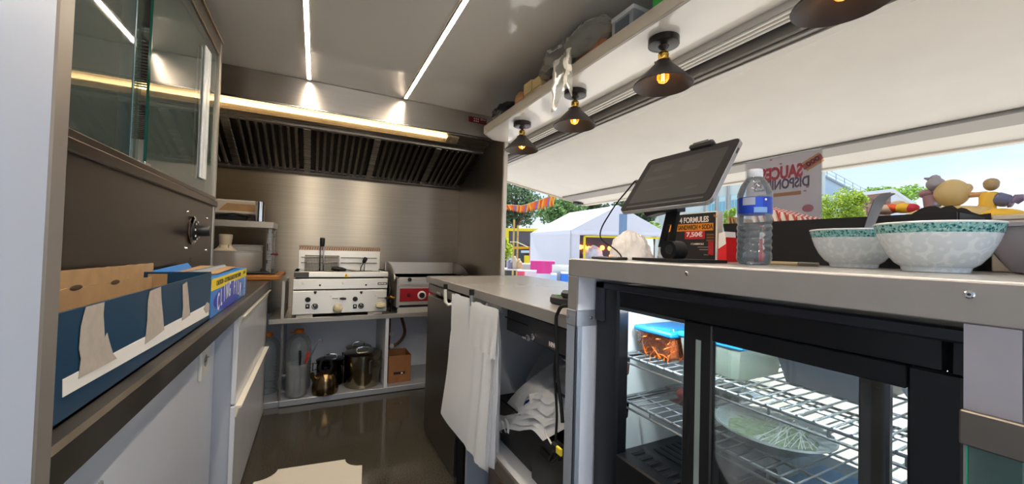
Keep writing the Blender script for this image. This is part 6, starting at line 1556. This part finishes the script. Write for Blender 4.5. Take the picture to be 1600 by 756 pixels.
part('teal_panel', MB().prism([i0+ex*.1+V((0,0,-.75))-bk_*.1, i0+ex*.62+V((0,0,-1.1))-bk_*.1, gp(i0+ex*.62-bk_*.1), gp(i0+ex*.1-bk_*.1)], bk_*.03), M('teal cloth', '1f8f86', .7), mq)
part('white_strut', MB().tube([i0+ex*.15+V((0,0,-.2))-bk_*.3, i0+ex*1.0+V((0,0,-.95))-bk_*.3], .015, 6), WPLAST, mq)
bulbm = M('orange stall lamp', 'ffb070', .5, emit='ff7a30', es=2.2)
for k, (u, v) in enumerate(((907,386),(913,386),(920,388),(941,387),(953,388),(962,388),(955,400),(961,400),(963,381))):
    part('stall_lamp', MB().ball(at(u, v, 16.2), .10, 12, 8), bulbm, mq)
wst = thing('goods_pile', 'pile of pale wrapped goods inside the marquee opening', 'goods', tuple(gp(at(927,400,16.3))))
part('pile', MB().ball(at(927,400,16.3), (.45,.3,.40), 20, 14, .3, 6, 2, True).box(*(at(927,400,16.3)+V((-.5,-.3,-2))), *(at(927,400,16.3)+V((.5,.3,-.1)))), M('pale goods', 'cfd6e2', .5, var=.15, vs=6), wst)
post = at(973,370,12.0)
pp = thing('blue_post', 'blue grey metal post with a switch box in front of the marquee', 'post', tuple(gp(post)))
part('post', MB().box(post.x-.085, post.y-.085, GZ, post.x+.085, post.y+.085, at(968,334,12).z), M('blue grey post', '6f8aa8', .5), pp)
part('switch_box', MB().box(post.x-.15, post.y-.16, at(968,388,12).z, post.x+.15, post.y-.07, at(968,366,12).z, .02), M('grey switch box', '8d97a3', .5), pp)
# ---- yellow kiosk
ky = thing('yellow_kiosk', 'yellow framed kiosk with dark panel left of the marquee', 'kiosk', tuple(gp(at(812,400,22))))
def quad(us, dpt, off=.1): return MB().prism([at(u, v, dpt) for u, v in us], dr(810,390)*off)
part('back_board', quad([(786,357),(844,358),(844,440),(786,440)], 22.0, .3), M('kiosk grey', '57555c', .6), ky)
part('yellow_beam', quad([(785,356),(846,357.5),(846,361.5),(785,360.5)], 21.9), yf, ky)
part('yellow_post', quad([(786,360),(795,360),(795,385),(786,385)], 21.9), yf, ky)
part('yellow_beam', quad([(798,385),(832,385),(832,389),(798,389)], 21.85), M('kiosk orange', 'e2a41f', .5), ky)
part('orange_post', quad([(827,386),(831,386),(829,418),(826,418)], 21.8), M('kiosk orange red', 'd8622e', .5), ky)
part('yellow_sign', quad([(819,399),(827,399),(827,411),(819,411)], 21.7), yf, ky)
part('pale_counter', quad([(788,398),(803,398),(803,420),(788,420)], 21.7), M('pale kiosk panel', 'b8bccb', .6), ky)
part('pale_window', quad([(814,391),(827,391),(827,395),(814,395)], 21.7), M('kiosk window', 'bcd0dc', .4), ky)
for u in (803.5, 809.5):
    bb_ = thing('bamboo_pole', 'thin bamboo pole before the kiosk, '+('left' if u < 806 else 'right')+' of the pair', 'pole', tuple(gp(at(u,400,20))), 'bamboo poles')
    a = at(u, 343 if u < 806 else 352, 20); part('cane', MB().cyl(gp(a), a, .05, n=8), M('bamboo', 'c9a860', .6), bb_)
    part('node', MB().cyl(lerp(gp(a),a,.5), lerp(gp(a),a,.51), .06, n=8).cyl(lerp(gp(a),a,.8), lerp(gp(a),a,.81), .06, n=8), M('bamboo node', 'a8873f', .6), bb_)
ropem = single('rope', MB().tube(curve([at(797,378,19.9), at(806,378,19.8), at(812,380,19.8), at(825,386,19.9)]), .025, 6), M('rope beige', 'd8c9a0', .8), 'pale rope tied between the bamboo poles and kiosk', 'rope')
# ---- trees and bushes: trunk plus leaf clusters
def tree(name, lab, cat, c, rad, trunk, leafcol, n, size, seed, col2=None, blobs=9, grp=None):
    rnd = random.Random(seed); c = V(c)
    t = thing(name, lab, cat, tuple(gp(c)), grp)
    m = MB(); rad = V(rad); cents = []
    for k in range(blobs):
        d = V((rnd.uniform(-1,1), rnd.uniform(-1,1), rnd.uniform(-.9,1)))
        if d.length > 1: d.normalize()
        cents.append((c+V((d.x*rad.x*.72, d.y*rad.y*.72, d.z*rad.z*.72)), rnd.uniform(.32,.5)))
    for i in range(n):
        q, s_ = rnd.choice(cents); d = V((rnd.gauss(0,1), rnd.gauss(0,1), rnd.gauss(0,1))).normalized()*(rnd.random()**.45)
        p = q+V((d.x*rad.x*s_, d.y*rad.y*s_, d.z*rad.z*s_))
        if p.z < GZ+.05: continue
        a = V((rnd.gauss(0,1), rnd.gauss(0,1), rnd.gauss(0,.6))).normalized(); b = a.orthogonal().normalized(); b.rotate(Matrix.Rotation(rnd.uniform(0,6.28),3,a)); l = size*rnd.uniform(.6,1.3)
        m.add([p-a*l, p+b*l*.5, p+a*l, p-b*l*.5], [(0,1,2,3)])
    part('foliage', m, THINCLOTH('leaf '+leafcol, leafcol, .45, .55), t, recalc=False, stuff=True, smooth=False)
    if trunk:
        k_ = MB().tube([gp(c), lerp(gp(c),c,.5), c+V((0,0,rad.z*.5))], [trunk, trunk*.8, trunk*.3], 8)
        for q, s_ in cents[:6]: k_.tube([lerp(gp(c),c,.6), lerp(c,q,.8)], [trunk*.45, trunk*.15], 6)
        part('trunk', k_, M('bark', '5a4a3c', .9, var=.2, vs=6), t)
    return t
g = 'trees behind the marquee'
tree('cedar_tree', 'dark cedar tree at the hatch post, above the yellow kiosk', 'tree', at(806,318,40), (3.3,2.6,3.4), .4, '5c7452', 4200, .20, 1, blobs=14, grp=g)
tree('cedar_tree', 'brighter green tree behind the bunting end, right of the cedar', 'tree', at(872,334,33), (2.4,2.2,2.4), .35, '74935a', 3600, .19, 2, blobs=12, grp=g)
tree('dark_tree', 'dark olive tree along the awning edge behind the marquee ridge', 'tree', at(925,340,50), (3.6,2.4,2.6), .4, '53643f', 3800, .22, 3, blobs=12, grp=g)
tree('dark_tree', 'dark tree behind the blue grey post', 'tree', at(985,343,40), (2.6,2.0,2.3), .4, '4e6040', 3200, .22, 4, blobs=10, grp=g)
tree('bright_bush', 'bright yellow-green bush right of the sauces poster', 'bush', at(1316,330,20), (1.15,1.15,1.2), .12, '96ac3c', 5200, .075, 5, blobs=16)
tree('green_tree', 'green round tree on the skyline above the grey spoon', 'tree', at(1392,318,48), (3.4,3.4,2.5), .4, '85a84a', 4600, .22, 6, blobs=14)
tree('small_shrub', 'small lime shrub at the building foot beside the water bottle', 'shrub', at(1139,340,30), (.5,.5,1.2), .05, '9cb84c', 900, .10, 7, blobs=6)
tree('small_shrub', 'lime leafy shrub at the hatch post before the kiosk', 'shrub', at(791,388,19), (.55,.55,.75), .05, 'a9b83a', 1200, .09, 8, blobs=7)
tree('small_shrub', 'little green shrub behind the tablet stand', 'shrub', at(1023,358,28), (.6,.6,.7), .05, '8fae58', 700, .10, 9, blobs=6)
# ---- bunting
bn = thing('bunting', 'string of orange, red and purple pennants in front of the cedar', 'bunting', tuple(at(825,320,24)))
pts = curve([at(784,320,24), at(800,320,24), at(815,321,24), at(832,316,24), at(850,310,24), at(866,304,24)], 6)
part('pole', MB().cyl(gp(pts[0]), pts[0]+V((0,0,.1)), .04, n=8), M('marquee pole', 'b9b9bd', .4, .6), bn)
part('cord', MB().tube(pts, .02, 5), M('cord', 'd9b070', .8), bn)
cols = ['e8742a','e85a2a','8a6a9a','e89a2a','d8482a','f0a030']
flag_me = {}
for i in range(30):
    p = pts[int((i+.5)/30*(len(pts)-1))]; q = pts[min(len(pts)-1,int((i+.5)/30*(len(pts)-1))+1)]; d = (q-p).normalized()*.16
    big = .30+.5*(i/30)
    part('pennant', MB().prism([p-d, p+d, p+d*.2+V((0,0,-big))], dr(825,320)*.01), M('pennant '+cols[i%6], cols[i%6], .7), bn)
# ---- tables, bottles, boxes
def slabtable(name, lab, u0, u1, v, dpt, mat, h0=None, depth=.7):
    a, b = at(u0, v, dpt), at(u1, v, dpt); b.z = a.z; d = V((dr(820,400).x, dr(820,400).y, 0)).normalized()*depth
    t = thing(name, lab, 'table', tuple(gp((a+b)/2)))
    part('table_top', MB().prism([a, b, b+d, a+d], (0,0,-.04)), mat, t)
    for p in (a, b, a+d, b+d):
        q = lerp(p, (a+b+d)/2, .08); part('leg', MB().cyl(gp(q), V((q.x,q.y,a.z-.04)), .02, n=8), M('table leg', '8a8488', .5, .5), t)
    return t, a, b, d
t1_, a1, b1_, d1_ = slabtable('trestle_table', 'pale table with tall bottles left of the pink cloth', 776, 814, 419.5, 11, M('pale table top', 'e4d9cc', .6))
for i, (u, v, col) in enumerate(((797,406,'857e8c'),(804,402,'d2bc9c'),(811,406,'c9a878'))):
    p = at(u, 419.3, 11.2); z = at(u, v, 11.2).z; r = .085
    t = thing('tall_bottle', ['greyish bottle on the pale outdoor table, leftmost of three','tall cream bottle, middle of three on the pale outdoor table','tan bottle, rightmost of three on the pale outdoor table'][i], 'bottle', (p.x,p.y,a1.z), 'bottles on the outdoor table')
    part('body', MB().lathe([(0,0),(r,0),(r,(z-a1.z)*.7),(r*.5,(z-a1.z)*.92),(r*.35,z-a1.z),(0,z-a1.z)], (p.x,p.y,a1.z+.001), 16), M('bottle '+col, col, .4), t)
    part('cap', MB().cyl((p.x,p.y,z),(p.x,p.y,z+.04),.03,n=10), WPLAST, t)
t2_, a2, b2_, d2_ = slabtable('pink_table', 'table with a bright pink cloth in front of the marquee wall', 829, 867, 408, 10.5, M('table board', 'c4bcb8', .6))
pk_ = M('bright pink cloth', 'd8408c', .6, var=.06, vs=3)
def pkf(a, b):
    p = lerp(a2, b2_, a); drop = (a2.z-at(848,427.5,10.5).z)
    edge = 1-.35*max(0,(.12-a)/.12)
    return V((p.x, p.y, a2.z+.004))-d2_.normalized()*(.02+.03*b+.012*math.sin(a*17))-V((0,0,drop*b*edge))
part('pink_cloth', MB().grid(pkf, 30, 6).prism([a2-d2_*.03+V((0,0,.004)), b2_-d2_*.03+V((0,0,.004)), b2_+d2_+V((0,0,.004)), a2+d2_+V((0,0,.004))], (0,0,.006)), pk_, t2_, 'bright pink cloth', recalc=False)
def gbox(name, lab, u0, u1, v0, v1, dpt, mat, cat='box', top=None):
    a, b = at(u0, v1, dpt), at(u1, v0, dpt); a2_ = at(u1, v1, dpt); d = V((dr(840,400).x, dr(840,400).y, 0)).normalized()*.35
    t = thing(name, lab, cat, tuple(gp(a)))
    z1 = b.z
    part('body', MB().prism([V((a.x,a.y,GZ)), V((a2_.x,a2_.y,GZ)), V((a2_.x,a2_.y,z1)), V((a.x,a.y,z1))], d), mat, t)
    part('top', MB().prism([V((a.x,a.y,z1)), V((a2_.x,a2_.y,z1)), V((a2_.x,a2_.y,z1))+d, V((a.x,a.y,z1))+d], (0,0,.03)), top or M('box top', 'e9e6e2', .6), t)
    return t
gbox('crate', 'grey crate between the bottle table and the pink cloth', 814, 829, 413.5, 432, 11.6, M('grey crate', 'b8b4b2', .7), 'crate')
gbox('ice_box', 'white ice box on a blue crate at the marquee corner', 863, 889, 417, 432, 9.2, M('ice box white', 'e6e2d6', .5), 'box')
gbox('blue_crate', 'bright blue crate under the white ice box', 877, 888, 428, 436, 8.8, M('bright blue crate', '2f78d8', .5), 'crate')
gbox('pale_blue_crate', 'pale blue crate left of the bright blue one', 861, 870, 430, 438, 8.8, M('pale blue crate', 'a8c0e4', .5), 'crate')
gbox('pink_crate', 'pinkish red crate stack below the grey crate', 808, 819, 424, 438, 9.9, M('pink red crate', 'd8506a', .6), 'crate')
gbox('white_crate', 'white crate in front of the pink cloth', 820, 838, 425, 438, 9.4, M('white pink crate', 'ead0d4', .6), 'crate')
# ---- far buildings
def facade(name, lab, TL, TR, zb, mat, wins, roofm=None, pil=(), n_off=.3):
    TL, TR = V(TL), V(TR); ex = (TR-TL); ex.z = 0; n_ = V((-ex.y, ex.x, 0)).normalized()
    if n_.dot(CAM-TL) > 0: n_ = -n_     # n_ points away from the camera
    t = thing(name, lab, 'building', tuple(gp((TL+TR)/2)))
    part('wall', MB().prism([TL, TR, gp(TR), gp(TL)], n_*6), mat, t)
    def P(a, b): 
        top = lerp(TL, TR, a); return V((top.x, top.y, lerp(top.z, GZ, b)))
    for (a0, a1, b0, b1) in wins:
        w_ = part('window', MB().prism([P(a0,b0), P(a1,b0), P(a1,b1), P(a0,b1)], -n_*.08), M('window frame pale', 'c3d6d8', .5), t)
        for k in range(2):
            q0, q1 = lerp(a0,a1,.08+.46*k), lerp(a0,a1,.46+.46*k)
            part('pane', MB().prism([P(q0,lerp(b0,b1,.30)), P(q1,lerp(b0,b1,.30)), P(q1,lerp(b0,b1,.94)), P(q0,lerp(b0,b1,.94))], -n_*.10), M('blue window glass', '7fb6c8', .1), w_)
        part('pane', MB().prism([P(lerp(a0,a1,.08),lerp(b0,b1,.06)), P(lerp(a0,a1,.92),lerp(b0,b1,.06)), P(lerp(a0,a1,.92),lerp(b0,b1,.24)), P(lerp(a0,a1,.08),lerp(b0,b1,.24))], -n_*.10), M('pale blind', 'bfe0de', .4), w_)
    for (a0, a1) in pil: part('pilaster', MB().prism([P(a0,0), P(a1,0), P(a1,1), P(a0,1)], -n_*.25), M('grey pilaster', 'a9aaa6', .7), t)
    part('cornice', MB().prism([TL+V((0,0,.25)), TR+V((0,0,.25)), TR, TL], -n_*.4), roofm or M('cream cornice', 'd9cfc0', .7), t)
    return t
# pale building behind the tablet and bottle
bl0 = at(1050,297,42); br0 = at(1330,250,30)
L_ = (br0-bl0)
facade('pale_building', 'pale green-grey building with blue windows behind tablet and bottle', at(1030,299,42), at(1290,262,38), GZ, M('pale facade', 'cfd8d2', .8, var=.03, vs=.6),
  [(.315,.358,.17,.37),(.382,.425,.155,.355),(.455,.50,.15,.35),(.175,.215,.30,.42),(.23,.26,.30,.40),(.10,.14,.30,.42),(.55,.60,.15,.35)], None, [(.362,.374),(.432,.446),(.29,.30)])
# right: long roof, brick annex
rf = thing('long_roof_building', 'white-walled long roof building right of the sauces poster', 'building', tuple(gp(at(1340,320,52))))
a, b = at(1270,268,50), at(1362,315,58)
part('wall', MB().prism([a, b, gp(b), gp(a)], V((.8,.6,0))*4), M('blue white wall', 'c4d4e6', .7), rf)
part('roof_edge', MB().prism([a+V((0,0,.25)), b+V((0,0,.25)), b, a], V((-.5,-.3,0))), M('roof edge grey', '9aa6b4', .6), rf)
for k in range(7):
    q = lerp(a, b, (k+.5)/7); part('rail_post', MB().cyl(q+V((0,0,.25)), q+V((0,0,1.3)), .05, n=6), M('rail grey', 'a4aeb8', .5), rf)
part('rail', MB().tube([a+V((0,0,1.3)), b+V((0,0,1.3))], .05, 6).tube([a+V((0,0,.8)), b+V((0,0,.8))], .04, 6), M('rail grey', 'a4aeb8', .5), rf)
an_ = thing('brick_annex', 'brick walled annex with a pale flat roof beside the skyline tree', 'building', tuple(gp(at(1370,320,34))))
a, b, c = at(1344,306,34), at(1392,300,36), at(1440,330,44)
BRK = M('brown brick', '8a6a5c', .8, var=.2, vs=4)
part('wall', MB().prism([a, b, gp(b), gp(a)], V((.8,.5,0))*2), BRK, an_)
part('side_wall', MB().prism([b, c, gp(c), gp(b)], V((.3,.8,0))*1), M('pale cladding', 'c9d2d8', .6), an_)
part('roof_edge', MB().prism([a+V((0,0,.3)), b+V((0,0,.3)), b, a], V((-.1,-.2,0))).prism([b+V((0,0,.3)), c+V((0,0,.3)), c, b], V((-.1,-.2,0))), M('pale roof edge', 'd5d8da', .6), an_)
for k in range(5):
    for j in range(4):
        q0, q1 = lerp(a,b,k/5+.01), lerp(a,b,(k+1)/5-.01); z0_ = a.z-.15-j*.42
        part('brick', MB().prism([V((q0.x,q0.y,z0_)), V((q1.x,q1.y,z0_)), V((q1.x,q1.y,z0_-.36)), V((q0.x,q0.y,z0_-.36))], V((-.06,-.05,0))), M('brick tone %d' % ((k+j)%3), ['8f6d5e','7d5d52','9b7a6a'][(k+j)%3], .8), an_)
bpy.context.view_layer.update()
